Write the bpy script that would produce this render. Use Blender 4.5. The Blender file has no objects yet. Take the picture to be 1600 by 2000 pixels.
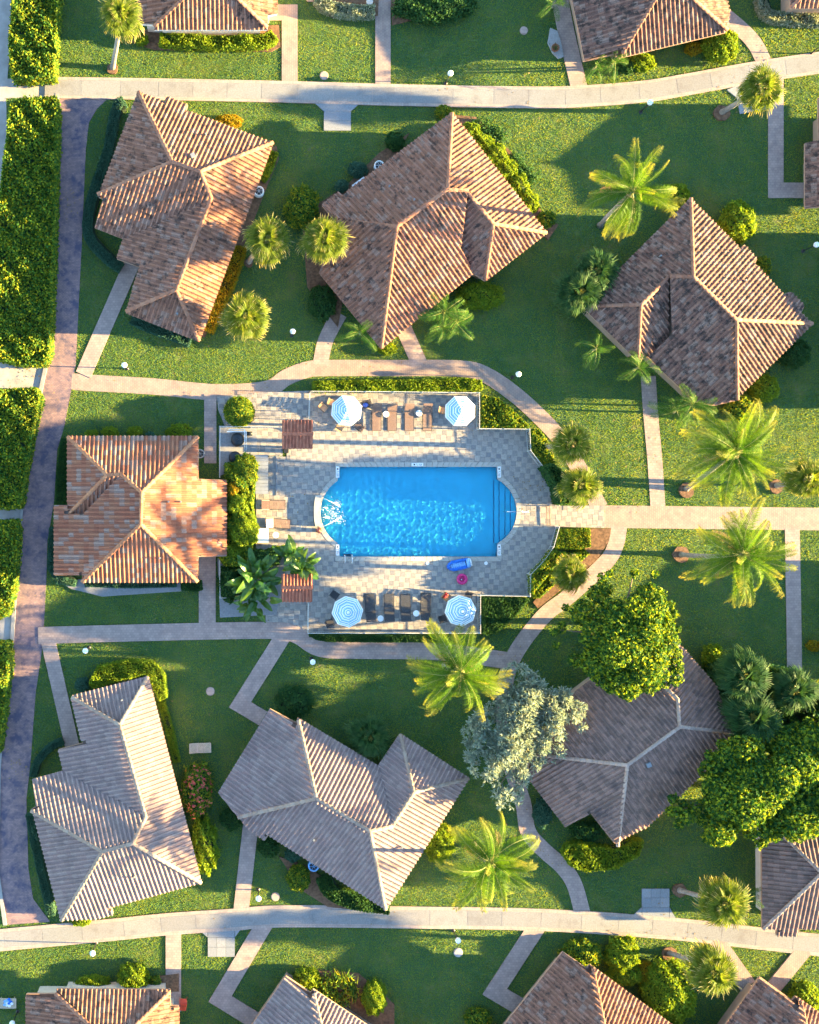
import bpy, math, random
import numpy as np
from mathutils import Vector, Matrix

# ------------------------------------------------------------------ camera, sky, sun, exposure
SC = bpy.context.scene
COL = SC.collection
S = 24.0                     # photograph pixels per metre on the ground
NX, NY, HC = 480.0, 1000.0, 86.4   # point straight below the drone, flying height
random.seed(7)
RNG = np.random.default_rng(7)

def W(px, py, z=0.0):
    """world point at height z that stands at photograph pixel (px, py)"""
    k = (HC - z) / HC
    return Vector(((NX - 800) / S + (px - NX) / S * k, (1000 - NY) / S - (py - NY) / S * k, z))

cam = bpy.data.cameras.new('camera')
camo = bpy.data.objects.new('camera', cam)
COL.objects.link(camo)
camo.location = ((NX - 800) / S, (1000 - NY) / S, HC)
cam.sensor_fit = 'VERTICAL'
cam.sensor_height = 36.0
cam.lens = 36.0 * (HC * S) / 2000.0
cam.shift_x = (800 - NX) / 2000.0
cam.shift_y = (NY - 1000) / 2000.0
cam.clip_start = 1.0
cam.clip_end = 2000.0
SC.camera = camo

SUN_EL = math.radians(11.0)
SUN_AZ = math.atan2(1.0, -0.03)       # from +Y towards +X
world = bpy.data.worlds.new('World')
SC.world = world
world.use_nodes = True
wn = world.node_tree
sky = wn.nodes.new('ShaderNodeTexSky')
sky.sky_type = 'NISHITA'
sky.sun_disc = False
sky.sun_elevation = SUN_EL
sky.sun_rotation = SUN_AZ
sky.air_density = 1.0
sky.dust_density = 0.0
sky.ozone_density = 2.2
wn.links.new(sky.outputs[0], wn.nodes['Background'].inputs[0])
wn.nodes['Background'].inputs[1].default_value = 0.086
sun = bpy.data.lights.new('sun', 'SUN')
sun.energy = 5.0
sun.angle = math.radians(0.5)
sun.color = (1.0, 0.74, 0.32)
suno = bpy.data.objects.new('sun', sun)
COL.objects.link(suno)
sd = Vector((math.cos(SUN_EL) * math.sin(SUN_AZ), math.cos(SUN_EL) * math.cos(SUN_AZ), math.sin(SUN_EL)))
suno.rotation_euler = sd.to_track_quat('Z', 'Y').to_euler()
suno.location = (60, 0, 40)
sun.cycles.is_caustics_light = True
SC.view_settings.view_transform = 'Standard'
SC.view_settings.look = 'None'
SC.view_settings.exposure = 3.42
SC.view_settings.gamma = 1.0
SC.cycles.use_denoising = True
SC.cycles.use_adaptive_sampling = True
SC.cycles.adaptive_threshold = 0.04
SC.cycles.max_bounces = 4
SC.cycles.diffuse_bounces = 1
SC.cycles.glossy_bounces = 2
SC.cycles.transmission_bounces = 4
SC.cycles.transparent_max_bounces = 4

# ------------------------------------------------------------------ helpers
LOC = {}
def link(o, parent=None):
    COL.objects.link(o)
    if parent is not None:
        o.parent = parent
    return o

def tag(o, label=None, cat=None, group=None, kind=None):
    if label: o['label'] = label
    if cat: o['category'] = cat
    if group: o['group'] = group
    if kind: o['kind'] = kind
    return o

def empty(name, loc, label=None, cat=None, group=None):
    o = bpy.data.objects.new(name, None)
    o.empty_display_size = 0.3
    o.location = loc
    link(o)
    LOC[o.name] = Vector(loc)
    return tag(o, label, cat, group)

def origin_of(parent):
    return LOC.get(parent.name, Vector((0, 0, 0))) if parent is not None else Vector((0, 0, 0))

def np_mesh(name, V, F, mats=None, smooth=False):
    """V (n,3), F (m,k) uniform polygons"""
    V = np.asarray(V, dtype=np.float32); F = np.asarray(F, dtype=np.int32)
    me = bpy.data.meshes.new(name)
    m, k = F.shape
    me.vertices.add(len(V)); me.vertices.foreach_set('co', V.ravel())
    me.loops.add(m * k); me.loops.foreach_set('vertex_index', F.ravel())
    me.polygons.add(m)
    me.polygons.foreach_set('loop_start', np.arange(0, m * k, k, dtype=np.int32))
    me.polygons.foreach_set('loop_total', np.full(m, k, dtype=np.int32))
    if smooth: me.polygons.foreach_set('use_smooth', np.ones(m, dtype=bool))
    me.update(calc_edges=True)
    if not smooth: me.shade_flat()
    for mm in (mats or []): me.materials.append(mm)
    return me

def np_obj(name, V, F, mat, parent=None, smooth=False, kind=None):
    V = np.asarray(V, dtype=np.float64)
    V = V - np.array(origin_of(parent))
    o = bpy.data.objects.new(name, np_mesh(name, V, F, [mat], smooth))
    link(o, parent)
    LOC[o.name] = origin_of(parent)
    if kind: o['kind'] = kind
    return o

class MB:
    """collects geometry in world coordinates for one mesh object"""
    def __init__(s): s.v = []; s.f = []; s.mi = []
    def add(s, v, f, mi=0):
        b = len(s.v)
        s.v += [tuple(p) for p in v]
        s.f += [tuple(i + b for i in q) for q in f]
        s.mi += [mi] * len(f)
        return s
    def beam(s, p, q, w, h=None, mi=0):
        p = Vector(p); q = Vector(q); h = h or w
        d = (q - p)
        if d.length < 1e-6: return s
        d.normalize()
        up = Vector((0, 0, 1)) if abs(d.z) < 0.95 else Vector((1, 0, 0))
        a = d.cross(up).normalized(); b = a.cross(d).normalized()
        v = []
        for e in (p, q):
            for x, y in ((-1, -1), (1, -1), (1, 1), (-1, 1)):
                v.append(e + a * x * w / 2 + b * y * h / 2)
        return s.add(v, [(0, 1, 2, 3), (7, 6, 5, 4), (0, 4, 5, 1), (1, 5, 6, 2), (2, 6, 7, 3), (3, 7, 4, 0)], mi)
    def box(s, c, d, ang=0.0, mi=0):
        """box standing on c (centre of its base), size d, turned by ang"""
        ca, sa = math.cos(ang), math.sin(ang); v = []
        for z in (0, d[2]):
            for x, y in ((-1, -1), (1, -1), (1, 1), (-1, 1)):
                X, Y = x * d[0] / 2, y * d[1] / 2
                v.append((c[0] + X * ca - Y * sa, c[1] + X * sa + Y * ca, c[2] + z))
        return s.add(v, [(3, 2, 1, 0), (4, 5, 6, 7), (0, 1, 5, 4), (1, 2, 6, 5), (2, 3, 7, 6), (3, 0, 4, 7)], mi)
    def tube(s, pts, rad, n=8, cap=True, mi=0):
        pts = [Vector(p) for p in pts]
        if not hasattr(rad, '__len__'): rad = [rad] * len(pts)
        v = []; f = []; ref = None
        for i, p in enumerate(pts):
            d = (pts[min(i + 1, len(pts) - 1)] - pts[max(i - 1, 0)]).normalized()
            if ref is None:
                ref = Vector((1, 0, 0)) if abs(d.x) < 0.9 else Vector((0, 1, 0))
            a = d.cross(ref).normalized(); b = d.cross(a).normalized(); ref = -b.cross(d).normalized() if False else ref
            for k in range(n):
                t = 2 * math.pi * k / n
                v.append(p + (a * math.cos(t) + b * math.sin(t)) * rad[i])
        for i in range(len(pts) - 1):
            for k in range(n):
                k2 = (k + 1) % n
                f.append((i * n + k, i * n + k2, (i + 1) * n + k2, (i + 1) * n + k))
        if cap:
            f.append(tuple(range(n - 1, -1, -1))); f.append(tuple(range((len(pts) - 1) * n, len(pts) * n)))
        return s.add(v, f, mi)
    def lathe(s, c, prof, n=16, mi=0, sx=1.0, sy=1.0, ang=0.0):
        """profile [(r, z)] turned about the vertical through c"""
        v = []; f = []; ca, sa = math.cos(ang), math.sin(ang)
        for r, z in prof:
            for k in range(n):
                t = 2 * math.pi * k / n
                X, Y = r * math.cos(t) * sx, r * math.sin(t) * sy
                v.append((c[0] + X * ca - Y * sa, c[1] + X * sa + Y * ca, c[2] + z))
        for i in range(len(prof) - 1):
            for k in range(n):
                k2 = (k + 1) % n
                f.append((i * n + k, i * n + k2, (i + 1) * n + k2, (i + 1) * n + k))
        f.append(tuple(range(n - 1, -1, -1))); f.append(tuple(range((len(prof) - 1) * n, len(prof) * n)))
        return s.add(v, f, mi)
    def sphere(s, c, r, n=16, m=10, mi=0, sz=1.0):
        prof = [(max(r * math.sin(math.pi * i / m), 0.001), -r * sz * math.cos(math.pi * i / m)) for i in range(m + 1)]
        return s.lathe(c, prof, n, mi)
    def prism(s, poly, z0, z1, mi=0):
        """upright prism over a plan polygon [(x, y)]"""
        n = len(poly)
        a = sum(poly[i][0] * poly[(i + 1) % n][1] - poly[(i + 1) % n][0] * poly[i][1] for i in range(n))
        if a < 0: poly = poly[::-1]
        v = [(x, y, z0) for x, y in poly] + [(x, y, z1) for x, y in poly]
        f = [tuple(range(n, 2 * n)), tuple(range(n - 1, -1, -1))]
        f += [(i, (i + 1) % n, n + (i + 1) % n, n + i) for i in range(n)]
        return s.add(v, f, mi)
    def build(s, name, mat, parent=None, smooth=False, kind=None):
        o0 = origin_of(parent)
        me = bpy.data.meshes.new(name)
        me.from_pydata([(x - o0.x, y - o0.y, z - o0.z) for x, y, z in s.v], [], s.f)
        for mm in (mat if isinstance(mat, (list, tuple)) else [mat]): me.materials.append(mm)
        if any(s.mi): me.polygons.foreach_set('material_index', np.array(s.mi, dtype=np.int32))
        if smooth: me.shade_smooth()
        me.update()
        o = bpy.data.objects.new(name, me)
        link(o, parent)
        LOC[o.name] = o0
        if kind: o['kind'] = kind
        return o

def inst(name, me, M, parent):
    """a child that shares mesh data, placed by a world matrix"""
    o = bpy.data.objects.new(name, me)
    link(o, parent)
    M = M.copy(); M.translation = M.translation - origin_of(parent)
    o.matrix_local = M
    return o

def inpoly(P, poly):
    P = np.asarray(P, float); x, y = P[:, 0], P[:, 1]
    r = np.zeros(len(P), bool); n = len(poly); j = n - 1
    for i in range(n):
        xi, yi = poly[i][0], poly[i][1]; xj, yj = poly[j][0], poly[j][1]
        if yi != yj:
            r ^= ((yi > y) != (yj > y)) & (x < (xj - xi) * (y - yi) / (yj - yi) + xi)
        j = i
    return r

def rand_in(poly, n):
    a = np.array([(p[0], p[1]) for p in poly], float)
    lo, hi = a.min(0), a.max(0)
    area = 0.5 * abs(sum(a[i][0] * a[(i + 1) % len(a)][1] - a[(i + 1) % len(a)][0] * a[i][1] for i in range(len(a))))
    m = int(n * ((hi - lo).prod() / max(area, 1e-6)) * 1.05) + 8
    P = lo + RNG.random((m, 2)) * (hi - lo)
    return P[inpoly(P, poly)]

def area_of(poly):
    n = len(poly)
    return 0.5 * abs(sum(poly[i][0] * poly[(i + 1) % n][1] - poly[(i + 1) % n][0] * poly[i][1] for i in range(n)))

def smooth_line(pts, sub=6):
    """Catmull-Rom through the points"""
    P = [Vector((p[0], p[1], 0)) for p in pts]
    out = []
    for i in range(len(P) - 1):
        p0, p1, p2, p3 = P[max(i - 1, 0)], P[i], P[i + 1], P[min(i + 2, len(P) - 1)]
        for k in range(sub):
            t = k / sub
            q = 0.5 * ((2 * p1) + (-p0 + p2) * t + (2 * p0 - 5 * p1 + 4 * p2 - p3) * t * t + (-p0 + 3 * p1 - 3 * p2 + p3) * t ** 3)
            out.append((q.x, q.y))
    out.append((P[-1].x, P[-1].y))
    return out

def strip_sides(pts, w):
    """left and right offset lines of a polyline"""
    L, R = [], []
    n = len(pts)
    for i in range(n):
        a = Vector(pts[max(i - 1, 0)][:2]); b = Vector(pts[i][:2]); c = Vector(pts[min(i + 1, n - 1)][:2])
        d1 = (b - a).normalized() if (b - a).length > 1e-6 else (c - b).normalized()
        d2 = (c - b).normalized() if (c - b).length > 1e-6 else d1
        n1 = Vector((-d1.y, d1.x)); n2 = Vector((-d2.y, d2.x))
        m = (n1 + n2).normalized()
        k = w / 2 / max(m.dot(n1), 0.4)
        L.append((b.x + m.x * k, b.y + m.y * k)); R.append((b.x - m.x * k, b.y - m.y * k))
    return L, R

def gpoly(px):
    return [tuple(W(x, y)[:2]) for x, y in px]

# ------------------------------------------------------------------ materials
def new_mat(name):
    m = bpy.data.materials.new(name); m.use_nodes = True
    return m, m.node_tree, m.node_tree.nodes['Principled BSDF']

def N(nt, t, **kw):
    n = nt.nodes.new(t)
    for k, v in kw.items(): setattr(n, k, v)
    return n

def ramp(nt, stops, interp='LINEAR'):
    r = N(nt, 'ShaderNodeValToRGB'); r.color_ramp.interpolation = interp
    e = r.color_ramp.elements
    while len(e) < len(stops): e.new(0.5)
    for k, (p, c) in enumerate(stops):
        e[k].position = p; e[k].color = (*c, 1) if len(c) == 3 else c
    return r

def rand_value(nt):
    """one random number for each object or loose piece"""
    oi = N(nt, 'ShaderNodeObjectInfo'); ge = N(nt, 'ShaderNodeNewGeometry')
    a = N(nt, 'ShaderNodeMath', operation='ADD'); f = N(nt, 'ShaderNodeMath', operation='FRACT')
    nt.links.new(oi.outputs['Random'], a.inputs[0]); nt.links.new(ge.outputs['Random Per Island'], a.inputs[1])
    nt.links.new(a.outputs[0], f.inputs[0])
    return f.outputs[0]

def noise(nt, scale, detail=3.0, rough=0.55, vec=None):
    n = N(nt, 'ShaderNodeTexNoise'); n.inputs['Scale'].default_value = scale
    n.inputs['Detail'].default_value = detail; n.inputs['Roughness'].default_value = rough
    if vec is None:
        g = N(nt, 'ShaderNodeNewGeometry'); vec = g.outputs['Position']
    nt.links.new(vec, n.inputs['Vector'])
    return n.outputs['Fac']

def mixc(nt, fac, a, b, mode='MIX'):
    m = N(nt, 'ShaderNodeMix', data_type='RGBA', blend_type=mode)
    for s, v in ((m.inputs['Factor'], fac), (m.inputs[6], a), (m.inputs[7], b)):
        if isinstance(v, (int, float)): s.default_value = v
        elif isinstance(v, (tuple, list)): s.default_value = (*v, 1)
        else: nt.links.new(v, s)
    return m.outputs[2]

def bump(nt, b, height, strength, dist=0.02):
    n = N(nt, 'ShaderNodeBump'); n.inputs['Strength'].default_value = strength; n.inputs['Distance'].default_value = dist
    nt.links.new(height, n.inputs['Height']); nt.links.new(n.outputs[0], b.inputs['Normal'])

def plain(name, col, rough=0.6, var=0.12, scale=3.0, metal=0.0, bmp=0.0, spec=0.4):
    m, nt, b = new_mat(name)
    f = noise(nt, scale, 4)
    r = ramp(nt, [(0.3, tuple(c * (1 - var) for c in col)), (0.7, tuple(min(c * (1 + var), 1) for c in col))])
    nt.links.new(f, r.inputs[0]); nt.links.new(r.outputs[0], b.inputs['Base Color'])
    b.inputs['Roughness'].default_value = rough; b.inputs['Metallic'].default_value = metal
    b.inputs['Specular IOR Level'].default_value = spec
    if bmp: bump(nt, b, noise(nt, scale * 12, 3), bmp)
    return m

def pieces(name, cols, rough=0.8, stain=None, stain_amt=0.0, stain_scale=0.7, bmp=0.3, edges=(0.52, 0.68)):
    """colour picked for each piece, with stains of their own shape over it"""
    m, nt, b = new_mat(name)
    n = len(cols)
    r = ramp(nt, [(i / n, c) for i, c in enumerate(cols)], 'CONSTANT')
    nt.links.new(rand_value(nt), r.inputs[0])
    c = r.outputs[0]
    fine = ramp(nt, [(0.3, (0.82, 0.82, 0.82)), (0.7, (1.12, 1.12, 1.12))]); nt.links.new(noise(nt, 9.0, 4), fine.inputs[0])
    c = mixc(nt, 1.0, c, fine.outputs[0], 'MULTIPLY')
    if stain:
        s1 = ramp(nt, [(edges[0], (0, 0, 0)), (edges[1], (1, 1, 1))]); nt.links.new(noise(nt, stain_scale, 6, 0.7), s1.inputs[0])
        k = N(nt, 'ShaderNodeMath', operation='MULTIPLY'); k.inputs[1].default_value = stain_amt
        nt.links.new(s1.outputs[0], k.inputs[0])
        c = mixc(nt, k.outputs[0], c, stain)
    nt.links.new(c, b.inputs['Base Color']); b.inputs['Roughness'].default_value = rough
    b.inputs['Specular IOR Level'].default_value = 0.25
    if bmp: bump(nt, b, noise(nt, 30, 3), bmp, 0.01)
    return m

def leafy(name, cols, trans=0.35, tcol=None, rough=0.6, spec=0.1, patch=0.0):
    """foliage: a colour for each leaf, light shining partly through"""
    m, nt, b = new_mat(name)
    n = len(cols)
    r = ramp(nt, [(i / max(n - 1, 1), c) for i, c in enumerate(cols)])
    nt.links.new(rand_value(nt), r.inputs[0])
    c = r.outputs[0]
    if patch:
        p = ramp(nt, [(0.30, (1 - patch, 1 - patch * .7, 1 - patch)), (0.5, (1, 1, 1)), (0.62, (1 + patch, 1 + patch * .5, 1)), (.72, (1.35, 1.1, 1.3))]); nt.links.new(noise(nt, 0.30, 7, .68), p.inputs[0])
        c = mixc(nt, 1.0, c, p.outputs[0], 'MULTIPLY')
    nt.links.new(c, b.inputs['Base Color']); b.inputs['Roughness'].default_value = rough
    b.inputs['Specular IOR Level'].default_value = spec
    t = N(nt, 'ShaderNodeBsdfTranslucent')
    tc = mixc(nt, 1.0, c, tcol or (1.25, 1.1, 0.35), 'MULTIPLY')
    nt.links.new(tc, t.inputs[0])
    mx = N(nt, 'ShaderNodeMixShader'); mx.inputs[0].default_value = trans
    nt.links.new(b.outputs[0], mx.inputs[1]); nt.links.new(t.outputs[0], mx.inputs[2])
    nt.links.new(mx.outputs[0], nt.nodes['Material Output'].inputs[0])
    return m

def brick_mat(name, c1, c2, mortar, bw=0.24, bh=0.12, rot=0.0, patch=None):
    m, nt, b = new_mat(name)
    g = N(nt, 'ShaderNodeNewGeometry'); mp = N(nt, 'ShaderNodeMapping'); mp.inputs['Rotation'].default_value = (0, 0, rot)
    nt.links.new(g.outputs['Position'], mp.inputs['Vector'])
    t = N(nt, 'ShaderNodeTexBrick'); t.inputs['Scale'].default_value = 1.0
    t.inputs['Brick Width'].default_value = bw; t.inputs['Row Height'].default_value = bh
    t.inputs['Mortar Size'].default_value = 0.012; t.inputs['Bias'].default_value = 0.0
    t.inputs['Color1'].default_value = (*c1, 1); t.inputs['Color2'].default_value = (*c2, 1); t.inputs['Mortar'].default_value = (*mortar, 1)
    nt.links.new(mp.outputs[0], t.inputs['Vector'])
    c = t.outputs['Color']
    v = ramp(nt, [(0.3, (0.8, 0.8, 0.82)), (0.7, (1.15, 1.12, 1.1))]); nt.links.new(noise(nt, 1.3, 5, 0.65), v.inputs[0])
    c = mixc(nt, 1.0, c, v.outputs[0], 'MULTIPLY')
    if patch:
        s = ramp(nt, [(0.47, (0, 0, 0)), (0.62, (1, 1, 1))]); nt.links.new(noise(nt, 0.8, 6, 0.75), s.inputs[0])
        c = mixc(nt, s.outputs[0], c, patch)
    nt.links.new(c, b.inputs['Base Color']); b.inputs['Roughness'].default_value = 0.85
    b.inputs['Specular IOR Level'].default_value = 0.2
    bump(nt, b, t.outputs['Fac'], -0.4, 0.01)
    return m
M = {}
M['roof_rust'] = pieces('roof_rust', [(.32, .145, .09), (.28, .125, .075), (.35, .165, .105), (.26, .115, .07), (.33, .19, .135), (.30, .135, .08)], stain=(.035, .025, .022), stain_amt=0.85, stain_scale=2.0, edges=(.52, .62))
M['roof_orange'] = pieces('roof_orange', [(.34, .125, .068), (.30, .105, .058), (.36, .15, .082), (.33, .215, .165), (.33, .12, .065), (.32, .175, .125), (.34, .135, .072)], stain=(.3, .12, .07), stain_amt=0.4)
M['roof_pink'] = pieces('roof_pink', [(.31, .21, .18), (.27, .185, .16), (.335, .235, .20), (.295, .195, .17)], stain=(.16, .11, .10), stain_amt=0.5, stain_scale=.6)
M['roof_grey'] = pieces('roof_grey', [(.25, .15, .115), (.29, .175, .135), (.21, .13, .10), (.32, .19, .145)], stain=(.05, .045, .05), stain_amt=0.6)
M['roof_brown'] = pieces('roof_brown', [(.27, .135, .09), (.23, .11, .075), (.30, .155, .105), (.20, .10, .07), (.31, .19, .14)], stain=(.03, .025, .022), stain_amt=0.85, stain_scale=2.0, edges=(.49, .60))
M['roof_red'] = pieces('roof_red', [(.40, .13, .075), (.34, .11, .065), (.43, .155, .09)])
M['cap_red'] = pieces('cap_red', [(.42, .14, .08), (.36, .12, .07)])
M['cap_rust'] = pieces('cap_rust', [(.34, .155, .095), (.30, .13, .08), (.36, .175, .11)], stain=(.2, .1, .07), stain_amt=.5)
M['cap_orange'] = pieces('cap_orange', [(.42, .18, .09), (.38, .155, .08), (.44, .20, .105)])
M['cap_pink'] = pieces('cap_pink', [(.33, .24, .185), (.30, .215, .165), (.35, .265, .21)], stain=(.2, .14, .12), stain_amt=.4)
M['cap_grey'] = pieces('cap_grey', [(.42, .30, .24), (.38, .265, .21), (.44, .32, .26)])
M['cap_brown'] = pieces('cap_brown', [(.29, .135, .09), (.25, .115, .075), (.32, .16, .105)], stain=(.12, .07, .05), stain_amt=.5)
M['underlay'] = plain('underlay', (.10, .065, .05), .9)
M['stucco'] = plain('stucco', (.62, .52, .42), .9, .08, 2, bmp=.2)
M['stucco_brown'] = plain('stucco_brown', (.38, .25, .17), .9, .1, 2, bmp=.2)
M['fascia'] = plain('fascia', (.42, .25, .17), .7)
M['fascia_white'] = plain('fascia_white', (.7, .66, .6), .7)
M['concrete'] = pieces('concrete', [(.25, .24, .225), (.27, .26, .24), (.235, .225, .215), (.26, .245, .23)], rough=.9, stain=(.15, .13, .12), stain_amt=.5, stain_scale=.8, bmp=.2)
M['slab'] = pieces('slab', [(.24, .245, .25), (.275, .275, .275), (.225, .235, .245)], rough=.9, stain=(.22, .22, .24), stain_amt=.4)
M['path'] = brick_mat('path_brick', (.42, .305, .25), (.33, .24, .205), (.28, .21, .175), .26, .2, patch=None)
M['path_warm'] = brick_mat('path_brick_warm', (.39, .28, .22), (.33, .235, .19), (.26, .19, .155), .24, .16, math.pi / 2)
M['road'] = brick_mat('road_brick', (.36, .225, .20), (.25, .165, .165), (.17, .125, .125), .22, .11, 0.05, patch=(.10, .085, .12))
M['edging'] = brick_mat('edging_brick', (.44, .34, .28), (.38, .29, .245), (.25, .2, .17), .12, .3)
M['kerb'] = plain('kerb_stone', (.30, .28, .26), .9, .15, 2)
M['paver_l'] = pieces('paver_light', [(.37, .325, .275), (.34, .30, .26), (.39, .34, .285), (.355, .31, .265), (.36, .315, .27)], rough=.85, stain=(.27, .24, .24), stain_amt=.35, stain_scale=1.4, bmp=.2)
M['paver_d'] = pieces('paver_dark', [(.265, .24, .22), (.24, .22, .21), (.30, .265, .235), (.275, .245, .22)], rough=.85, stain=(.2, .19, .2), stain_amt=.3, stain_scale=1.4, bmp=.2)
M['mortar'] = plain('mortar', (.22, .2, .19), .95)
M['sand'] = plain('sand', (.36, .32, .29), .95, .18, 1.2, bmp=.4)
M['mulch'] = plain('mulch', (.16, .085, .045), .95, .45, 5, bmp=.6)
M['gravel'] = pieces('gravel', [(.30, .29, .28), (.24, .235, .235), (.34, .325, .31), (.2, .2, .205)], rough=.9)
M['white'] = plain('white_paint', (.78, .77, .74), .5, .04)
M['globe'] = plain('globe_plastic', (.85, .84, .8), .25, .02)
M['black'] = plain('black_metal', (.025, .025, .028), .4, .1)
M['black_plastic'] = plain('black_plastic', (.02, .024, .028), .45, .2)
M['steel'] = plain('steel', (.72, .72, .72), .25, .05, metal=1.0)
M['fence'] = plain('fence_paint', (.58, .55, .48), .45, .06)
M['wood'] = plain('pale_wood', (.55, .42, .30), .7, .15, 6)
M['wicker'] = plain('brown_strap', (.24, .145, .10), .6, .2, 20)
M['wicker_d'] = plain('dark_strap', (.05, .048, .052), .6, .2, 20)
M['frame_d'] = plain('dark_frame', (.05, .04, .035), .4, .1)
M['tan'] = plain('tan_sling', (.50, .33, .19), .7, .1, 10)
M['umb_w'] = plain('umbrella_white', (.80, .80, .78), .8, .05)
M['umb_b'] = plain('umbrella_blue', (.17, .38, .56), .8, .06)
M['umb_b2'] = plain('umbrella_pale_blue', (.38, .58, .70), .8, .06)
M['towel'] = plain('white_towel', (.8, .79, .76), .95, .06, 8)
M['red'] = plain('red_cloth', (.55, .05, .05), .8, .15, 8)
M['redp'] = plain('red_plastic', (.50, .07, .04), .45, .1)
M['blue'] = plain('blue_cloth', (.12, .17, .5), .8, .2, 8)
M['float_b'] = plain('float_blue', (.01, .13, .52), .3, .2, 3)
M['float_lb'] = plain('float_pale_blue', (.20, .42, .72), .35, .2, 4)
M['pink'] = plain('float_pink', (.62, .03, .17), .3, .15, 5)
M['trunk'] = plain('palm_bark', (.30, .25, .20), .9, .3, 4, bmp=.6)
M['bark'] = plain('tree_bark', (.17, .125, .09), .9, .3, 5, bmp=.6)
M['disc'] = plain('cover_stone', (.42, .29, .23), .9, .2, 4)
M['disc_g'] = plain('cover_grey', (.36, .33, .32), .9, .2, 4)
M['plaster'] = plain('pool_plaster', (.03, .60, .90), .6, .06, .8)
M['plaster_line'] = plain('pool_step_edge', (.01, .12, .36), .6, .06, .8)
M['coping'] = plain('coping_stone', (.42, .38, .32), .8, .1, 3)
M['terracotta'] = plain('terracotta', (.36, .13, .07), .8, .2, 6)
M['metal_sheet'] = plain('metal_sheet', (.24, .245, .25), .5, .12, 2)

# foliage
M['grass'] = leafy('grass_blade', [(.085, .22, .055), (.125, .26, .055), (.175, .285, .05), (.235, .30, .047)], .5, (2.0, 1.35, .3), .7, .03, patch=.30)
M['hedge'] = leafy('hedge_leaf', [(.035, .12, .028), (.07, .17, .03), (.14, .24, .026), (.24, .30, .028), (.46, .42, .024)], .45)
M['hedge_y'] = leafy('yellow_hedge_leaf', [(.12, .22, .022), (.20, .30, .024), (.30, .36, .024), (.08, .18, .02)], .45)
M['croton'] = leafy('croton_leaf', [(.34, .28, .018), (.44, .29, .014), (.20, .23, .022), (.42, .20, .014)], .45)
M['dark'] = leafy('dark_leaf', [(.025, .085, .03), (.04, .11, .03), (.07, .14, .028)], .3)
M['teal'] = leafy('grey_green_leaf', [(.03, .10, .07), (.05, .13, .08), (.10, .18, .10)], .2, (1.1, 1.1, .7))
M['cream'] = leafy('variegated_leaf', [(.35, .36, .24), (.12, .18, .08), (.48, .47, .34), (.20, .25, .12)], .3, (1.1, 1.05, .7))
M['silver'] = leafy('silver_leaf', [(.26, .33, .25), (.38, .42, .31), (.20, .27, .21), (.52, .51, .36)], .3, (1.05, 1.05, .8), .7)
M['tree'] = leafy('tree_leaf', [(.018, .075, .02), (.03, .10, .022), (.07, .16, .024), (.22, .30, .024), (.40, .44, .024)], .45)  # yellow end of the ramp paints sunlit highlights on random leaves
M['core'] = plain('inner_shade', (.012, .026, .010), .95, .3, 4)  # near black green standing in for the shade inside hedges and bushes
M['flower'] = leafy('coral_flower', [(.65, .12, .08), (.7, .2, .12), (.6, .08, .1)], .3, (1.1, .9, .8))
M['petiole'] = plain('frond_rib', (.24, .24, .05), .5, .15, 6)

def frond_mat(name, c0, c1, c2, r0, r1, r2, trans=.35):
    """green frond that dries to tan towards its tips"""
    m, nt, b = new_mat(name)
    tc = N(nt, 'ShaderNodeTexCoord'); ln = N(nt, 'ShaderNodeVectorMath', operation='LENGTH')
    nt.links.new(tc.outputs['Object'], ln.inputs[0])
    dv = N(nt, 'ShaderNodeMath', operation='DIVIDE'); dv.inputs[1].default_value = r2
    nt.links.new(ln.outputs['Value'], dv.inputs[0])
    r = ramp(nt, [(r0 / r2, c0), (r1 / r2, c1), (1.0, c2)]); nt.links.new(dv.outputs[0], r.inputs[0])
    v = ramp(nt, [(0, (.7, .75, .8)), (.5, (1, 1, 1)), (1, (1.35, 1.2, .9))]); nt.links.new(rand_value(nt), v.inputs[0])
    c = mixc(nt, 1.0, r.outputs[0], v.outputs[0], 'MULTIPLY')
    nt.links.new(c, b.inputs['Base Color']); b.inputs['Roughness'].default_value = .55; b.inputs['Specular IOR Level'].default_value = .1
    t = N(nt, 'ShaderNodeBsdfTranslucent'); nt.links.new(mixc(nt, 1.0, c, (1.25, 1.1, .4), 'MULTIPLY'), t.inputs[0])
    mx = N(nt, 'ShaderNodeMixShader'); mx.inputs[0].default_value = trans
    nt.links.new(b.outputs[0], mx.inputs[1]); nt.links.new(t.outputs[0], mx.inputs[2])
    nt.links.new(mx.outputs[0], nt.nodes['Material Output'].inputs[0])
    return m
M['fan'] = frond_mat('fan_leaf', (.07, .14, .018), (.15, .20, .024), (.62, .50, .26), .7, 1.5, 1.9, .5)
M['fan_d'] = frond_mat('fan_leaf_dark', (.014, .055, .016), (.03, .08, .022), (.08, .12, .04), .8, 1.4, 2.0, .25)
M['coco'] = frond_mat('coconut_leaf', (.045, .13, .014), (.12, .21, .016), (.36, .30, .08), 1.0, 3.2, 5.0, .45)
M['arec'] = frond_mat('areca_leaf', (.035, .10, .02), (.05, .14, .022), (.10, .18, .03), .4, 1.2, 2.4, .35)
M['dryf'] = leafy('dry_leaf', [(.25, .17, .08), (.34, .24, .12)], .3, (1.1, .9, .6))
M['banana'] = leafy('banana_leaf', [(.035, .11, .02), (.06, .15, .022), (.11, .19, .03)], .35, rough=.35, spec=.5)

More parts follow.
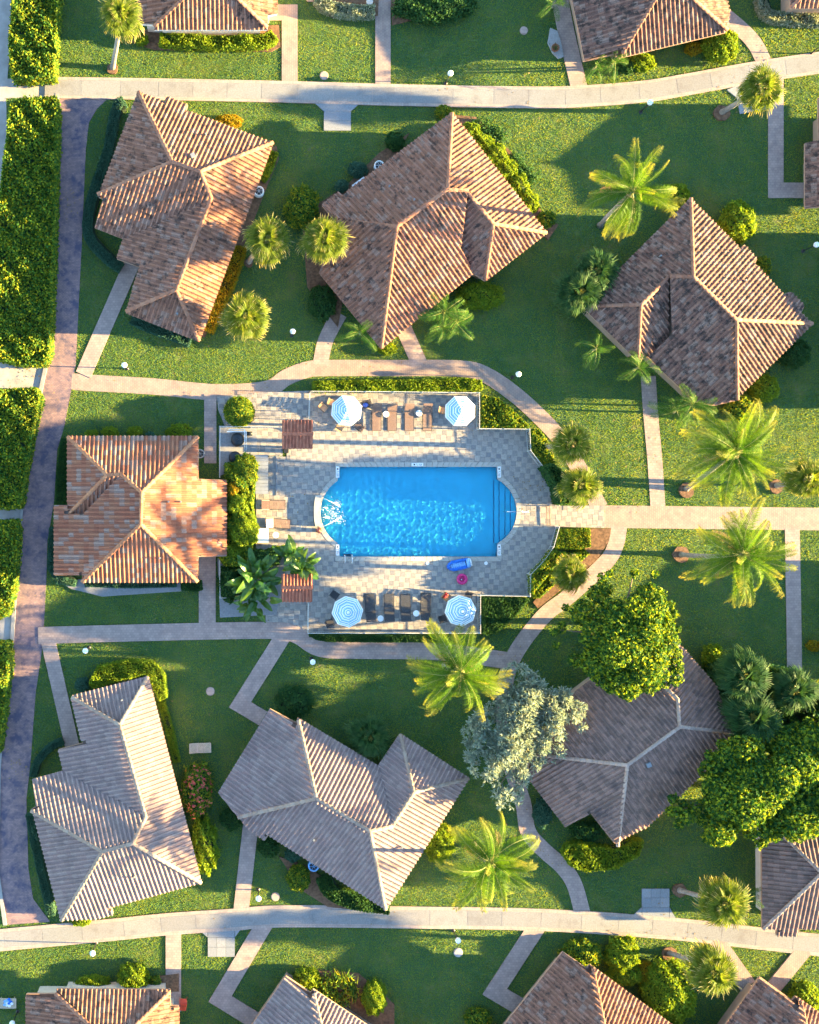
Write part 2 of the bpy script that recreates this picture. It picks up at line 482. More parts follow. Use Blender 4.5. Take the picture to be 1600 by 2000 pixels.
# ------------------------------------------------------------------ ground
MASK_X0, MASK_Y0 = -150, -150
MASK = np.zeros((2300, 1900), bool)          # True where no grass grows, in photograph pixels
_gy, _gx = np.mgrid[0:2300, 0:1900]
def block(px, grow=0):
    a = np.array(px, float)
    x0, y0 = np.floor(a.min(0)).astype(int) - 2; x1, y1 = np.ceil(a.max(0)).astype(int) + 2
    x0 = max(x0 - MASK_X0, 0); y0 = max(y0 - MASK_Y0, 0); x1 = min(x1 - MASK_X0, 1900); y1 = min(y1 - MASK_Y0, 2300)
    if x1 <= x0 or y1 <= y0: return
    P = np.stack([_gx[y0:y1, x0:x1].ravel() + MASK_X0 + .5, _gy[y0:y1, x0:x1].ravel() + MASK_Y0 + .5], 1)
    MASK[y0:y1, x0:x1] |= inpoly(P, [tuple(p) for p in a]).reshape(y1 - y0, x1 - x0)

gm, nt, b = new_mat('lawn_soil')
r = ramp(nt, [(.25, (.035, .095, .03)), (.48, (.06, .125, .032)), (.62, (.11, .15, .036)), (.76, (.20, .165, .075))])
nt.links.new(noise(nt, .45, 8, .65), r.inputs[0]); nt.links.new(r.outputs[0], b.inputs['Base Color']); b.inputs['Roughness'].default_value = .95
bump(nt, b, noise(nt, 9, 5, .7), 1.0, .16)
o = np_obj('ground', [(-600, -600, 0), (600, -600, 0), (600, 600, 0), (-600, 600, 0)], [(0, 1, 2, 3)], gm)
tag(o, 'wide green lawn between the bungalows and paths', kind='structure')

_zi = [0.016]
def nextz():
    _zi[0] += 0.0035
    return _zi[0]

def sheet(name, px, mat, label, z=None, grass=False):
    """a low slab over a pixel outline"""
    z = nextz() if z is None else z
    o = MB().prism(gpoly(px), -0.05, z).build(name, mat)
    tag(o, label, kind='structure')
    if not grass: block(px)
    return o

sheet('sand_track', [(-400, -400), (18, -400), (22, 60), (12, 190), (14, 260), (4, 480), (-6, 720), (-12, 1000), (-16, 1300), (-20, 1500), (-20, 2400), (-400, 2400)], M['sand'], 'pale sand track along the far left edge')
for px in ([(-60, 155), (100, 152), (96, 192), (-60, 192)], [(-60, 704), (98, 712), (88, 762), (-60, 762)], [(-60, 1196), (34, 1196), (26, 1258), (-60, 1258)], [(-60, 985), (52, 985), (46, 1022), (-60, 1020)]):
    sheet('sand_crossing', px, M['sand'], 'pale sand gap between two clipped hedges')

road_l = [(116, 183), (110, 300), (105, 480), (100, 656), (93, 718), (84, 760), (72, 835), (52, 953), (45, 1005), (38, 1090), (31, 1194), (26, 1280), (12, 1350), (2, 1508), (-1, 1700), (14, 1806)]
road_r = [(222, 183), (190, 212), (174, 240), (168, 292), (160, 480), (151, 656), (148, 715), (139, 763), (127, 828), (112, 880), (106, 980), (93, 1056), (91, 1132), (86, 1221), (81, 1280), (70, 1353), (60, 1490), (52, 1560), (56, 1697), (65, 1755), (98, 1800)]
sheet('brick_road', road_l + road_r[::-1], M['road'], 'dark purple brick service road down the left side')
ko = [(x - 7, y) for x, y in road_l]
sheet('road_kerb', road_l + ko[::-1], M['kerb'], 'pale narrow kerb along the left of the brick road', z=0.14)

def path(name, pts, w, mat, label, curve=False):
    if curve: pts = smooth_line(pts)
    L, R = strip_sides(pts, w)
    return sheet(name, L + R[::-1], mat, label)

path('brick_path', [(140, 745), (180, 748), (300, 755), (420, 766), (520, 760), (560, 737), (600, 722), (640, 719), (770, 719), (900, 720), (950, 733), (1005, 770), (1055, 815), (1092, 855), (1128, 910), (1152, 955), (1172, 992)], 32, M['path_warm'], 'curving brick path round the north of the pool', True)
path('brick_path', [(626, 712), (634, 672), (650, 636), (664, 612)], 30, M['path'], 'short brick path to the left of the bottom roof corner above the pool', True)
path('brick_path', [(788, 640), (820, 712)], 31, M['path'], 'short slanting brick path right of the roof corner above the pool')
path('brick_path', [(1266, 735), (1270, 800), (1279, 900), (1285, 992)], 29, M['path'], 'brick path running south from the dark roofed bungalow at right')
path('brick_path', [(1178, 1009), (1620, 1014)], 44, M['path_warm'], 'wide straight brick path leading right from the pool gate')
path('brick_path', [(1209, 1028), (1203, 1062), (1183, 1098), (1110, 1165), (1065, 1200), (1020, 1255), (996, 1300), (985, 1350), (985, 1420), (1000, 1500), (1022, 1570), (1032, 1625), (1062, 1660), (1098, 1692), (1122, 1728), (1139, 1790)], 31, M['path'], 'long winding brick path under the silver tree', True)
path('brick_path', [(1547, 1032), (1550, 1200), (1552, 1345)], 29, M['path'], 'straight brick path going down from the wide path at far right')
path('brick_path', [(1515, 152), (1515, 372), (1572, 372)], 30, M['path'], 'L shaped brick path at the upper right edge')
path('brick_path', [(1405, 22), (1450, 60), (1475, 88), (1492, 122)], 30, M['path'], 'curved brick path behind the top right bungalow', True)
path('brick_path', [(1088, -30), (1105, 60), (1131, 172)], 32, M['path'], 'bluish brick path beside the left wall of the top right bungalow')
path('brick_path', [(500, 25), (566, 25), (566, 166)], 31, M['path_warm'], 'brick path bending round the hedge of the top left bungalow')
path('brick_path', [(748, -20), (748, 170)], 30, M['path_warm'], 'straight brick path in the middle of the top lawn')
path('brick_path', [(258, 515), (163, 732)], 31, M['path'], 'slanting brick path from the service road to the upper left bungalow')
path('brick_path', [(411, 770), (411, 905)], 24, M['path'], 'narrow brick path right of the orange roofed pool house')
path('brick_path', [(405, 1080), (405, 1222)], 33, M['path'], 'brick path below the right corner of the orange roofed pool house')
path('brick_path', [(75, 1241), (300, 1235), (520, 1231), (575, 1238), (625, 1266), (700, 1270), (860, 1273), (990, 1290)], 33, M['path'], 'brick path along the south side of the pool', True)
path('brick_path', [(552, 1244), (469, 1376), (514, 1403)], 31, M['path'], 'bent brick path to the pinkish roof below the pool')
path('brick_path', [(94, 1250), (141, 1455)], 28, M['path'], 'slanting brick path to the lower left bungalow')
path('brick_path', [(490, 1610), (482, 1680), (470, 1788)], 30, M['path'], 'brick path from the pinkish roof down to the lower walkway', True)
path('brick_path', [(339, 1815), (339, 1975)], 30, M['path'], 'brick path going down to the red chair at lower left')
path('brick_path', [(519, 1800), (430, 1950), (500, 1993)], 33, M['path'], 'bent brick path left of the bottom centre bungalow')
path('brick_path', [(1049, 1808), (966, 1936), (1020, 1968)], 34, M['path'], 'bent brick path left of the bottom right bungalow')
path('brick_path', [(1396, 1835), (1460, 1925)], 34, M['path_warm'], 'brick path slanting down right below the lower walkway')
path('brick_path', [(1572, 1852), (1508, 1930)], 30, M['path_warm'], 'brick path slanting down left at the lower right corner')
sheet('porch', [(585, -30), (735, -30), (735, 8), (600, 4)], M['stucco_brown'], 'brown porch floor at the top edge')

# planting beds
for px, lab in ([[(258, 60), (545, 50), (548, 92), (530, 102), (300, 98), (250, 80)], 'mulch bed under the yellow hedge at top left'],
                [[(612, -10), (740, -10), (738, 32), (650, 36), (612, 12)], 'mulch bed under the cream hedge'],
                [[(762, -20), (800, -20), (806, 40), (766, 50)], 'small round mulch patch by the top path'],
                [[(1150, 1032), (1193, 1032), (1186, 1060), (1166, 1093), (1095, 1152), (1050, 1188), (1040, 1176), (1095, 1120), (1140, 1080)], 'orange brown mulch bed beside the winding path'],
                [[(860, 222), (930, 230), (1000, 300), (1060, 420), (1090, 440), (1070, 470), (900, 300)], 'mulch bed along the right eave of the top middle bungalow'],
                [[(590, 420), (680, 360), (740, 300), (800, 260), (700, 420), (660, 640), (600, 560)], 'mulch bed left of the top middle bungalow'],
                [[(500, 310), (540, 285), (545, 310), (520, 370), (480, 470), (400, 660), (380, 650)], 'mulch bed along the right eave of the upper left bungalow'],
                [[(545, 1672), (600, 1690), (640, 1720), (762, 1784), (640, 1770), (590, 1738)], 'mulch bed below the pinkish roof'],
                [[(590, 1890), (700, 1900), (770, 1960), (770, 2010), (600, 2010)], 'mulch bed beside the bottom centre roof'],
                [[(140, 1930), (350, 1900), (350, 1935), (140, 1940)], 'mulch bed above the bottom left roof']):
    sheet('planting_bed', px, M['mulch'], lab)
sheet('gravel_bed', [(425, 1090), (560, 1080), (540, 1200), (430, 1206)], M['gravel'], 'pale gravel bed under the banana plants')
sheet('gravel_bed', [(110, 1132), (390, 1130), (390, 1152), (200, 1165), (140, 1150)], M['gravel'], 'pale gravel strip below the orange roof')
sheet('gravel_bed', [(1074, 56), (1088, 62), (1096, 88), (1100, 112), (1090, 116), (1078, 104), (1069, 84)], M['gravel'], 'white gravel patch beside the bluish path')
sheet('gravel_bed', [(428, 832), (502, 832), (502, 900), (428, 930)], M['gravel'], 'gravel floor of the pool pump enclosure')

# ------------------------------------------------------------------ concrete walkways with separate panels
def walkway(label, pts, w, edge):
    pts = smooth_line(pts, 14)
    root = empty('walkway', W(*pts[len(pts) // 2]), label)
    tag(root, kind='structure')
    L, R = strip_sides(pts, w + 2 * edge)
    MB().prism(gpoly(L + R[::-1]), -0.05, 0.115).build('brick_edging', M['edging'], root)
    block(L + R[::-1])
    P = [Vector(p) for p in pts]
    acc = [0]
    for i in range(1, len(P)): acc.append(acc[-1] + (P[i] - P[i - 1]).length)
    def at(s):
        for i in range(1, len(P)):
            if acc[i] >= s or i == len(P) - 1:
                t = (s - acc[i - 1]) / max(acc[i] - acc[i - 1], 1e-6)
                return P[i - 1].lerp(P[i], t)
    s = 0.0
    while s < acc[-1] - 10:
        e = min(s + random.uniform(66, 82), acc[-1])
        seg = [at(s + 0.35 + (e - s - 0.7) * k / 4) for k in range(5)]
        a, c = strip_sides([tuple(q) for q in seg], w)
        MB().prism(gpoly(a + c[::-1]), 0.0, 0.122 + random.uniform(0, .004)).build('concrete_panel', M['concrete'], root)
        s = e
walkway('pale concrete walkway across the top', [(88, 172), (300, 175), (550, 180), (800, 187), (1050, 191), (1150, 188), (1260, 179), (1340, 166), (1480, 141), (1650, 116)], 30, 6)
walkway('pale concrete walkway across the bottom', [(-60, 1841), (200, 1817), (330, 1804), (450, 1796), (550, 1789), (800, 1791), (1060, 1796), (1300, 1812), (1500, 1834), (1660, 1852)], 29, 7)

def pad(label, quads):
    root = empty('concrete_pad', W(*quads[0][0]), label); tag(root, kind='structure')
    for q in quads:
        c = (sum(p[0] for p in q) / len(q), sum(p[1] for p in q) / len(q))
        q2 = [(c[0] + (x - c[0]) * .975, c[1] + (y - c[1]) * .975) for x, y in q]
        MB().prism(gpoly(q2), -0.02, 0.10 + random.uniform(0, .006)).build('concrete_panel', M['slab'], root)
        block(q)
def padgrid(x0, y0, x1, y1, nx, ny):
    return [[(x0 + (x1 - x0) * i / nx, y0 + (y1 - y0) * j / ny), (x0 + (x1 - x0) * (i + 1) / nx, y0 + (y1 - y0) * j / ny),
             (x0 + (x1 - x0) * (i + 1) / nx, y0 + (y1 - y0) * (j + 1) / ny), (x0 + (x1 - x0) * i / nx, y0 + (y1 - y0) * (j + 1) / ny)] for i in range(nx) for j in range(ny)]
pad('white concrete pad hanging below the top walkway', padgrid(632, 218, 686, 256, 1, 2) + [[(615, 203), (703, 203), (686, 218), (632, 218)]])
pad('grey nine panel concrete pad below the bottom walkway at left', padgrid(406, 1830, 459, 1868, 3, 2) + [[(387, 1814), (406, 1812), (406, 1830)], [(406, 1812), (459, 1810), (459, 1830), (406, 1830)], [(459, 1810), (474, 1809), (459, 1830)]])
pad('grey nine panel concrete pad above the bottom walkway at right', padgrid(1253, 1735, 1307, 1771, 3, 2) + [[(1235, 1788), (1253, 1771), (1253, 1790)], [(1253, 1771), (1307, 1771), (1307, 1793), (1253, 1790)], [(1307, 1771), (1320, 1794), (1307, 1793)]])
pad('white concrete pad under the fan palm at upper right', [[(1418, 176), (1452, 162), (1500, 160), (1498, 214), (1444, 224), (1438, 192)]])

# ------------------------------------------------------------------ pool deck of separate pavers
deck_px = [(424, 775), (520, 766), (605, 763), (937, 767), (937, 837), (1034, 838), (1036, 880), (1066, 920), (1083, 950), (1090, 988), (1180, 987), (1180, 1031), (1090, 1029), (1078, 1068), (1060, 1094), (1034, 1122), (1033, 1165), (937, 1163), (937, 1237), (519, 1237), (519, 1160), (560, 1090), (500, 1078), (500, 892), (560, 892), (560, 836), (440, 834), (426, 800)]
deck_px2 = [(502, 836), (552, 836), (552, 890), (502, 890)]
def arc(cx, cy, r, a0, a1, n):
    return [(cx + r * math.cos(math.radians(a0 + (a1 - a0) * k / n)), cy + r * math.sin(math.radians(a0 + (a1 - a0) * k / n))) for k in range(n + 1)]
def pool_outline(g=0.0):
    # left bay: circle through (664,936),(626,1000),(664,1063); right bay through (970,938),(1009,998),(970,1061)
    L = arc(626 + 72, 1000, 72 + g, 180 - 62, 180 + 62, 26)   # from lower left to upper left
    L = [(664 + (x - 664) , y) for x, y in L]
    R = arc(1009 - 71, 999, 71 + g, -62, 62, 26)
    return [(664 - g, 912 - g), (970 + g, 912 - g)] + [p for p in R if p[0] > 970 + g] + [(970 + g, 1087 + g), (664 - g, 1087 + g)] + [p for p in L if p[0] < 664 - g]
pool_px = pool_outline(0.0)
deck = empty('pool_deck', W(800, 860), 'pale checkered stone deck round the blue pool'); tag(deck, kind='structure')
block(deck_px); block(deck_px2)
dz = 0.075
def bridged(outer, hole):
    """outer polygon with a hole, joined by one cut"""
    ai = min(range(len(outer)), key=lambda i: (outer[i][0] - 937) ** 2 + (outer[i][1] - 837) ** 2)
    bi = min(range(len(hole)), key=lambda i: (hole[i][0] - 970) ** 2 + (hole[i][1] - 912) ** 2)
    h = hole[bi:] + hole[:bi + 1]
    def sgn(p): return sum(p[i][0] * p[(i + 1) % len(p)][1] - p[(i + 1) % len(p)][0] * p[i][1] for i in range(len(p)))
    if sgn(outer) * sgn(hole) > 0: h = h[::-1]
    return outer[:ai + 1] + h + outer[ai:]
cop_out = pool_outline(9.0)
br = bridged(deck_px, cop_out)
mb = MB(); pts = [W(x, y, 0) for x, y in br]
mb.add([(p.x, p.y, dz - .018) for p in pts], [tuple(range(len(pts) - 1, -1, -1))])
mb.build('mortar_bed', M['mortar'], deck)
MB().prism(gpoly(deck_px2), 0, dz - .016).build('mortar_bed', M['mortar'], deck)

def clip_poly(P, a, b_, keep_left):
    """clip list of vectors by the vertical plane through plan line a-b"""
    out = []
    nx, ny = -(b_[1] - a[1]), (b_[0] - a[0])
    if not keep_left: nx, ny = -nx, -ny
    d = [(p[0] - a[0]) * nx + (p[1] - a[1]) * ny for p in P]
    for i in range(len(P)):
        j = (i + 1) % len(P)
        if d[i] >= 0: out.append(P[i])
        if (d[i] >= 0) != (d[j] >= 0):
            t = d[i] / (d[i] - d[j])
            out.append(tuple(P[i][k] + (P[j][k] - P[i][k]) * t for k in range(len(P[i]))))
    return out

def seg_hits_rect(a, b_, x0, y0, x1, y1):
    """does the segment touch the rectangle"""
    dx, dy = b_[0] - a[0], b_[1] - a[1]; t0, t1 = 0.0, 1.0
    for p, q in ((-dx, a[0] - x0), (dx, x1 - a[0]), (-dy, a[1] - y0), (dy, y1 - a[1])):
        if abs(p) < 1e-12:
            if q < 0: return False
        else:
            t = q / p
            if p < 0: t0 = max(t0, t)
            else: t1 = min(t1, t)
    return t0 <= t1

def signed_area(p):
    return sum(p[i][0] * p[(i + 1) % len(p)][1] - p[(i + 1) % len(p)][0] * p[i][1] for i in range(len(p))) / 2

def make_paver(s):
    h = s / 2 - .008; b2 = h - .012
    v = [(-h, -h, -.04), (h, -h, -.04), (h, h, -.04), (-h, h, -.04), (-h, -h, -.008), (h, -h, -.008), (h, h, -.008), (-h, h, -.008), (-b2, -b2, 0), (b2, -b2, 0), (b2, b2, 0), (-b2, b2, 0)]
    f = [(0, 1, 5, 4), (1, 2, 6, 5), (2, 3, 7, 6), (3, 0, 4, 7), (4, 5, 9, 8), (5, 6, 10, 9), (6, 7, 11, 10), (7, 4, 8, 11), (8, 9, 10, 11)]
    return v, f
PA, PB = .48, .36
pav_me = {}
for key, s, mt in (('l', PA, 'paver_l'), ('d', PB, 'paver_d')):
    v, f = make_paver(s); pav_me[key] = np_mesh('paver', v, f, [M[mt]])
Dw = gpoly(deck_px); D2w = gpoly(deck_px2); Cw = gpoly(cop_out)
rest = {'l': MB(), 'd': MB()}
whole = []
for i in range(-110, 110):
    for j in range(-110, 110):
        ox, oy = 1.3 + i * PA - j * PB, 0.4 + i * PB + j * PA
        for key, s, cx, cy in (('l', PA, ox + PA / 2, oy + PA / 2), ('d', PB, ox + PA + PB / 2, oy + PB / 2)):
            if not (-17 < cx < 17 and -11 < cy < 11): continue
            h = s / 2 - .008
            cor = [(cx - h, cy - h), (cx + h, cy - h), (cx + h, cy + h), (cx - h, cy + h)]
            for PG in (Dw, D2w):
                ins = inpoly(np.array(cor + [(cx, cy)]), PG); hol = inpoly(np.array(cor + [(cx, cy)]), Cw)
                if not ins.any() or hol.all(): continue
                if ins.all() and not hol.any():
                    whole.append((key, cx, cy)); continue
                P = cor; ok = True
                for poly, inside in ((PG, True), (Cw, False)):
                    left = (signed_area(poly) > 0) == inside
                    for k in range(len(poly)):
                        a, c = poly[k], poly[(k + 1) % len(poly)]
                        if seg_hits_rect(a, c, cx - h, cy - h, cx + h, cy + h):
                            P = clip_poly(P, a, c, left)
                            if len(P) < 3: ok = False; break
                    if not ok: break
                if ok and len(P) >= 3 and abs(signed_area(P)) > .004:
                    rest[key].prism([tuple(p[:2]) for p in P], dz - .05, dz)
whole.sort(key=lambda q: (q[1] - 1) ** 2 * .3 + (q[2] - 0) ** 2)
for n, (key, cx, cy) in enumerate(whole):
    z = dz + random.uniform(-.003, .003)
    if n < 300:
        inst('paver', pav_me[key], Matrix.Translation((cx, cy, z)), deck)
    else:
        v, f = make_paver(PA if key == 'l' else PB)
        rest[key].add([(x + cx, y + cy, q + z) for x, y, q in v], f)
rest['l'].build('light_pavers', M['paver_l'], deck, kind='stuff')
rest['d'].build('dark_pavers', M['paver_d'], deck, kind='stuff')

# ------------------------------------------------------------------ pool
pool = empty('swimming_pool', W(815, 1000), 'blue swimming pool with rounded ends'); tag(pool, kind='structure')
pw = gpoly(pool_px)
n = len(pw); FLOOR = -0.5
mb = MB()
mb.add([(x, y, FLOOR) for x, y in pw] + [(x, y, dz - .02) for x, y in pw], [tuple(range(n - 1, -1, -1))] + [(i, n + i, n + (i + 1) % n, (i + 1) % n) for i in range(n)])
basin = mb.build('basin', M['plaster'], pool)
# cut the lawn open under the pool: the ground sheet is rebuilt as a frame with a hole
g = bpy.data.objects['ground']
hole = gpoly(pool_outline(4.0))
ai = min(range(len(hole)), key=lambda i: (hole[i][0] - 20) ** 2 + (hole[i][1] - 10) ** 2)
h = hole[ai:] + hole[:ai + 1]
if signed_area(h) > 0: h = h[::-1]
out = [(600, 600), (-600, 600), (-600, -600), (600, -600)]
ring = out + [out[0]] + h
me = bpy.data.meshes.new('ground'); me.from_pydata([(x, y, 0) for x, y in ring], [], [tuple(range(len(ring)))]); me.materials.append(gm)
g.data = me
# coping of separate stones
def ring_pts(px):
    a = np.array(px + [px[0]], float); d = np.r_[0, np.cumsum(np.hypot(*np.diff(a, axis=0).T))]
    return a, d
ci = pool_outline(0.0); co_ = pool_outline(9.0)
def resample(px, m):
    a, d = ring_pts(px); s = np.linspace(0, d[-1], m + 1)
    return np.stack([np.interp(s, d, a[:, 0]), np.interp(s, d, a[:, 1])], 1)
# straight sides and bays are laid separately so that corners stay sharp
def lay(line_in, line_out, step=10.5):
    a = np.array(line_in, float); b2 = np.array(line_out, float)
    d = np.r_[0, np.cumsum(np.hypot(*np.diff(a, axis=0).T))]; e = np.r_[0, np.cumsum(np.hypot(*np.diff(b2, axis=0).T))]
    m = max(1, int(round(d[-1] / step)))
    for k in range(m):
        q = []
        for t in (k / m, (k + 1) / m):
            t = t + (.012 if t == k / m else -.012) / m * 2
            q.append((np.interp(t * d[-1], d, a[:, 0]), np.interp(t * d[-1], d, a[:, 1])))
            q.append((np.interp(t * e[-1], e, b2[:, 0]), np.interp(t * e[-1], e, b2[:, 1])))
        MB().prism(gpoly([q[0], q[2], q[3], q[1]]), -.05, dz + .022).build('coping_stone', M['coping'], pool)
def part(px, x0, x1):
    return [p for p in px if x0 <= p[0] <= x1]
lay([(664, 912), (970, 912)], [(655, 903), (979, 903)]); lay([(664, 1087), (970, 1087)], [(655, 1096), (979, 1096)])
Ri = [p for p in ci if p[0] > 970.01]; Ro = [p for p in co_ if p[0] > 979.01]
lay([(970, 912)] + [Ri[0]], [(979, 903)] + [Ro[0]]); lay(Ri, Ro); lay([Ri[-1], (970, 1087)], [Ro[-1], (979, 1096)])
Li = [p for p in ci if p[0] < 663.99]; Lo = [p for p in co_ if p[0] < 654.99]
lay([(664, 1087), Li[0]], [(655, 1096), Lo[0]]); lay(Li, Lo); lay([Li[-1], (664, 912)], [Lo[-1], (655, 903)])
# steps in the right bay
for k, x in enumerate((966, 976, 987, 997)):
    ys = [p[1] for p in Ri if p[0] >= x]
    if len(ys) < 2: continue
    bay = [(x, min(ys))] + [p for p in Ri if p[0] >= x] + [(x, max(ys))]
    bay = [(min(px, px if px < 1006 else px - .6), py) for px, py in bay]
    top = FLOOR + .09 * (k + 1)
    MB().prism(gpoly(bay), FLOOR + .002 * k, top).build('step', M['plaster'], pool)
    MB().beam(W(x + .6, min(ys) + 1, 0) + Vector((0, 0, top + .004)), W(x + .6, max(ys) - 1, 0) + Vector((0, 0, top + .004)), .05, .006).build('step_edge', M['plaster_line'], pool)
# water: a rippled surface
wx = np.arange(-7.6, 9.0, .032); wy = np.arange(-4.0, 4.1, .032)
X, Y = np.meshgrid(wx, wy)
ws = []
for k in range(30):
    a = RNG.uniform(0, 2 * math.pi); lam = RNG.uniform(.28, .68); ws.append((a, 2 * math.pi / lam, RNG.uniform(0, 6.28), .0054 * lam * RNG.uniform(.6, 1.3)))
Z = np.zeros_like(X)
for a, k, p, am in ws: Z += am * np.sin(k * (X * math.cos(a) + Y * math.sin(a)) + p)
Z = -0.045 + Z
idx = np.arange(X.size).reshape(X.shape)
F = np.stack([idx[:-1, :-1], idx[:-1, 1:], idx[1:, 1:], idx[1:, :-1]], -1).reshape(-1, 4)
V = np.stack([X, Y, Z], -1).reshape(-1, 3)
cen = V[F].mean(1)
keep = inpoly(cen[:, :2], gpoly(pool_outline(1.6)))
F = F[keep]
used = np.unique(F); rm = np.full(len(V), -1); rm[used] = np.arange(len(used))
wm = bpy.data.materials.new('water'); wm.use_nodes = True; nt = wm.node_tree; nt.nodes.clear()
gl = N(nt, 'ShaderNodeBsdfGlass'); gl.inputs['IOR'].default_value = 1.33; gl.inputs['Roughness'].default_value = 0.0
gl.inputs['Color'].default_value = (.93, .985, 1, 1)
oo = N(nt, 'ShaderNodeOutputMaterial'); nt.links.new(gl.outputs[0], oo.inputs[0])
water = np_obj('water', V[used], rm[F], wm, pool, smooth=True)
water.cycles.is_caustics_caster = True
basin.cycles.is_caustics_receiver = True
# fountain wall and jets
fw_o = [(616.5, 968), (614, 985), (613.5, 1000), (614, 1015), (616.5, 1028)]
fw_i = [(627, 1028), (625.5, 1015), (625, 1000), (625.5, 985), (630, 966)]
fo = empty('fountain_wall', W(620, 1000), 'pale curved fountain wall spouting four jets into the pool', 'fountain')
mb = MB(); mb.prism([tuple(W(x, y, .5)[:2]) for x, y in smooth_line(fw_o, 4) + smooth_line(fw_i, 4)], .02, .5); mb.build('wall', M['coping'], fo)
foam = leafy('white_foam', [(.8, .85, .88), (.7, .8, .85)], .4, (1, 1, 1))
for (x0, y0, x1, y1) in ((629, 972, 662, 988), (627, 991, 640, 992), (627, 1010, 643, 1011), (629, 1029, 661, 1013)):
    mb = MB(); pts = []; rad = []
    for k in range(11):
        t = k / 10
        p = W(x0 + (x1 - x0) * t, y0 + (y1 - y0) * t, 0); z = .42 + .5 * t - .98 * t * t
        pts.append(p + Vector((random.uniform(-.02, .02), random.uniform(-.02, .02), z))); rad.append(.016 + .055 * t * t * random.uniform(.7, 1.3))
    mb.tube(pts, rad, 7); mb.build('water_jet', foam, fo, smooth=True)
# splashing droplets where the jets land
P = []
for (x, y, r, nn) in ((657, 986, 8, 120), (650, 1000, 16, 120), (661, 1013, 9, 120), (642, 1004, 12, 80)):
    q = RNG.normal(size=(nn, 2)) * r * .6 + (x, y); P += [tuple(W(a, c)[:2]) + (RNG.uniform(-.01, .10),) for a, c in q]
P = np.array(P); nn = len(P); sz = RNG.uniform(.01, .035, nn)
off = np.array([(1, 0, 0), (0, 1, 0), (-1, 0, 0), (0, -1, 0), (0, 0, 1), (0, 0, -1)], float)
V = (P[:, None, :] + off[None] * sz[:, None, None]).reshape(-1, 3)
tri = np.array([(0, 1, 4), (1, 2, 4), (2, 3, 4), (3, 0, 4), (1, 0, 5), (2, 1, 5), (3, 2, 5), (0, 3, 5)])
F = (np.arange(nn)[:, None, None] * 6 + tri[None]).reshape(-1, 3)
o = np_obj('splashing_foam', V, F, foam, kind='stuff'); tag(o, 'white splashing foam where the fountain jets land', 'foam')
# depth markers: white plaques with dark marks, set in the coping
def plaque(px, w, h, marks):
    o0 = W(*px) + Vector((0, 0, dz + .024))
    root = empty('depth_marker', o0); root.parent = pool; root.location = o0 - LOC[pool.name]; LOC[root.name] = o0
    MB().box(o0, (w, h, .012)).build('plate', M['white'], root)
    for (x, y, a, c) in marks:
        MB().box(o0 + Vector((x, y, .012)), (a, c, .004)).build('mark', M['black'], root)
hm = [(-.25, 0, .12, .12), (-.05, .05, .03, .1), (.0, -.04, .08, .03), (.15, 0, .03, .14), (.24, .04, .08, .03), (.24, -.05, .08, .03), (.32, 0, .03, .14)]
vm = [(y, -x, d, c) for x, y, c, d in hm]
for p in ((815, 907.5), (815, 1091.5)): plaque(p, .95, .26, hm)
for p in ((659.5, 922), (659.5, 1074), (974.5, 922), (974.5, 1074)): plaque(p, .26, .9, vm)
# ------------------------------------------------------------------ houses with roofs of separate tiles
TW, TL = .345, .42
EAVE = 2.7
PITCH = .37
def tile_profile():
    prof = [(0.0, .0), (.035, .0), (.05, .055), (.085, .096), (.13, .11), (.175, .096), (.21, .055), (.225, .0), (TW, .0)]
    v = []; f = []
    n = len(prof)
    for x, z in prof: v.append((x - TW / 2, 0.0, z + .035))            # lower end, lifted over the next course
    for x, z in prof: v.append((x - TW / 2, TL + .04, z * .93 + .004))
    for i in range(n - 1): f.append((i, i + 1, n + i + 1, n + i))
    for x, z in prof: v.append((x - TW / 2, 0.004, z + .010))           # thickness of the lower edge
    b2 = 2 * n
    for i in range(n - 1): f.append((b2 + i, b2 + i + 1, i + 1, i))
    return v, f
TV, TF = tile_profile()
TVn = np.array(TV)
def cap_mesh(r=.15, L=.44):
    v = []; f = []; n = 7
    for (y, k, dz_) in ((0, 1.0, .03), (L + .05, .86, .0)):
        for i in range(n):
            a = math.pi * (i / (n - 1)) ; v.append((-math.cos(a) * r * k * 1.05, y, math.sin(a) * r * .8 * k + dz_))
    for i in range(n - 1): f.append((i, i + 1, n + i + 1, n + i))
    c = len(v); v.append((0, 0.0, .0)); f += [(i + 1, i, c) for i in range(n - 1)]
    return v, f
CV, CF = cap_mesh()
TILE_ME = {}; CAP_ME = {}
for k in ('rust', 'orange', 'pink', 'grey', 'brown', 'red'):
    me = np_mesh('roof_tile', TV, TF, [M['roof_' + k]]) if len(set(map(len, TF))) == 1 else None
    TILE_ME[k] = me
    cm = bpy.data.meshes.new('ridge_tile'); cm.from_pydata(CV, [], CF); cm.materials.append(M['cap_' + k]); cm.shade_smooth(); CAP_ME[k] = cm

def frame_visible(p):
    # photograph pixel of a world point
    k = (HC - p.z) / HC
    px = NX + (p.x - (NX - 800) / S) * S / k; py = NY - (p.y - (1000 - NY) / S) * S / k
    return -4 < px < 1604 and -4 < py < 2004, px, py

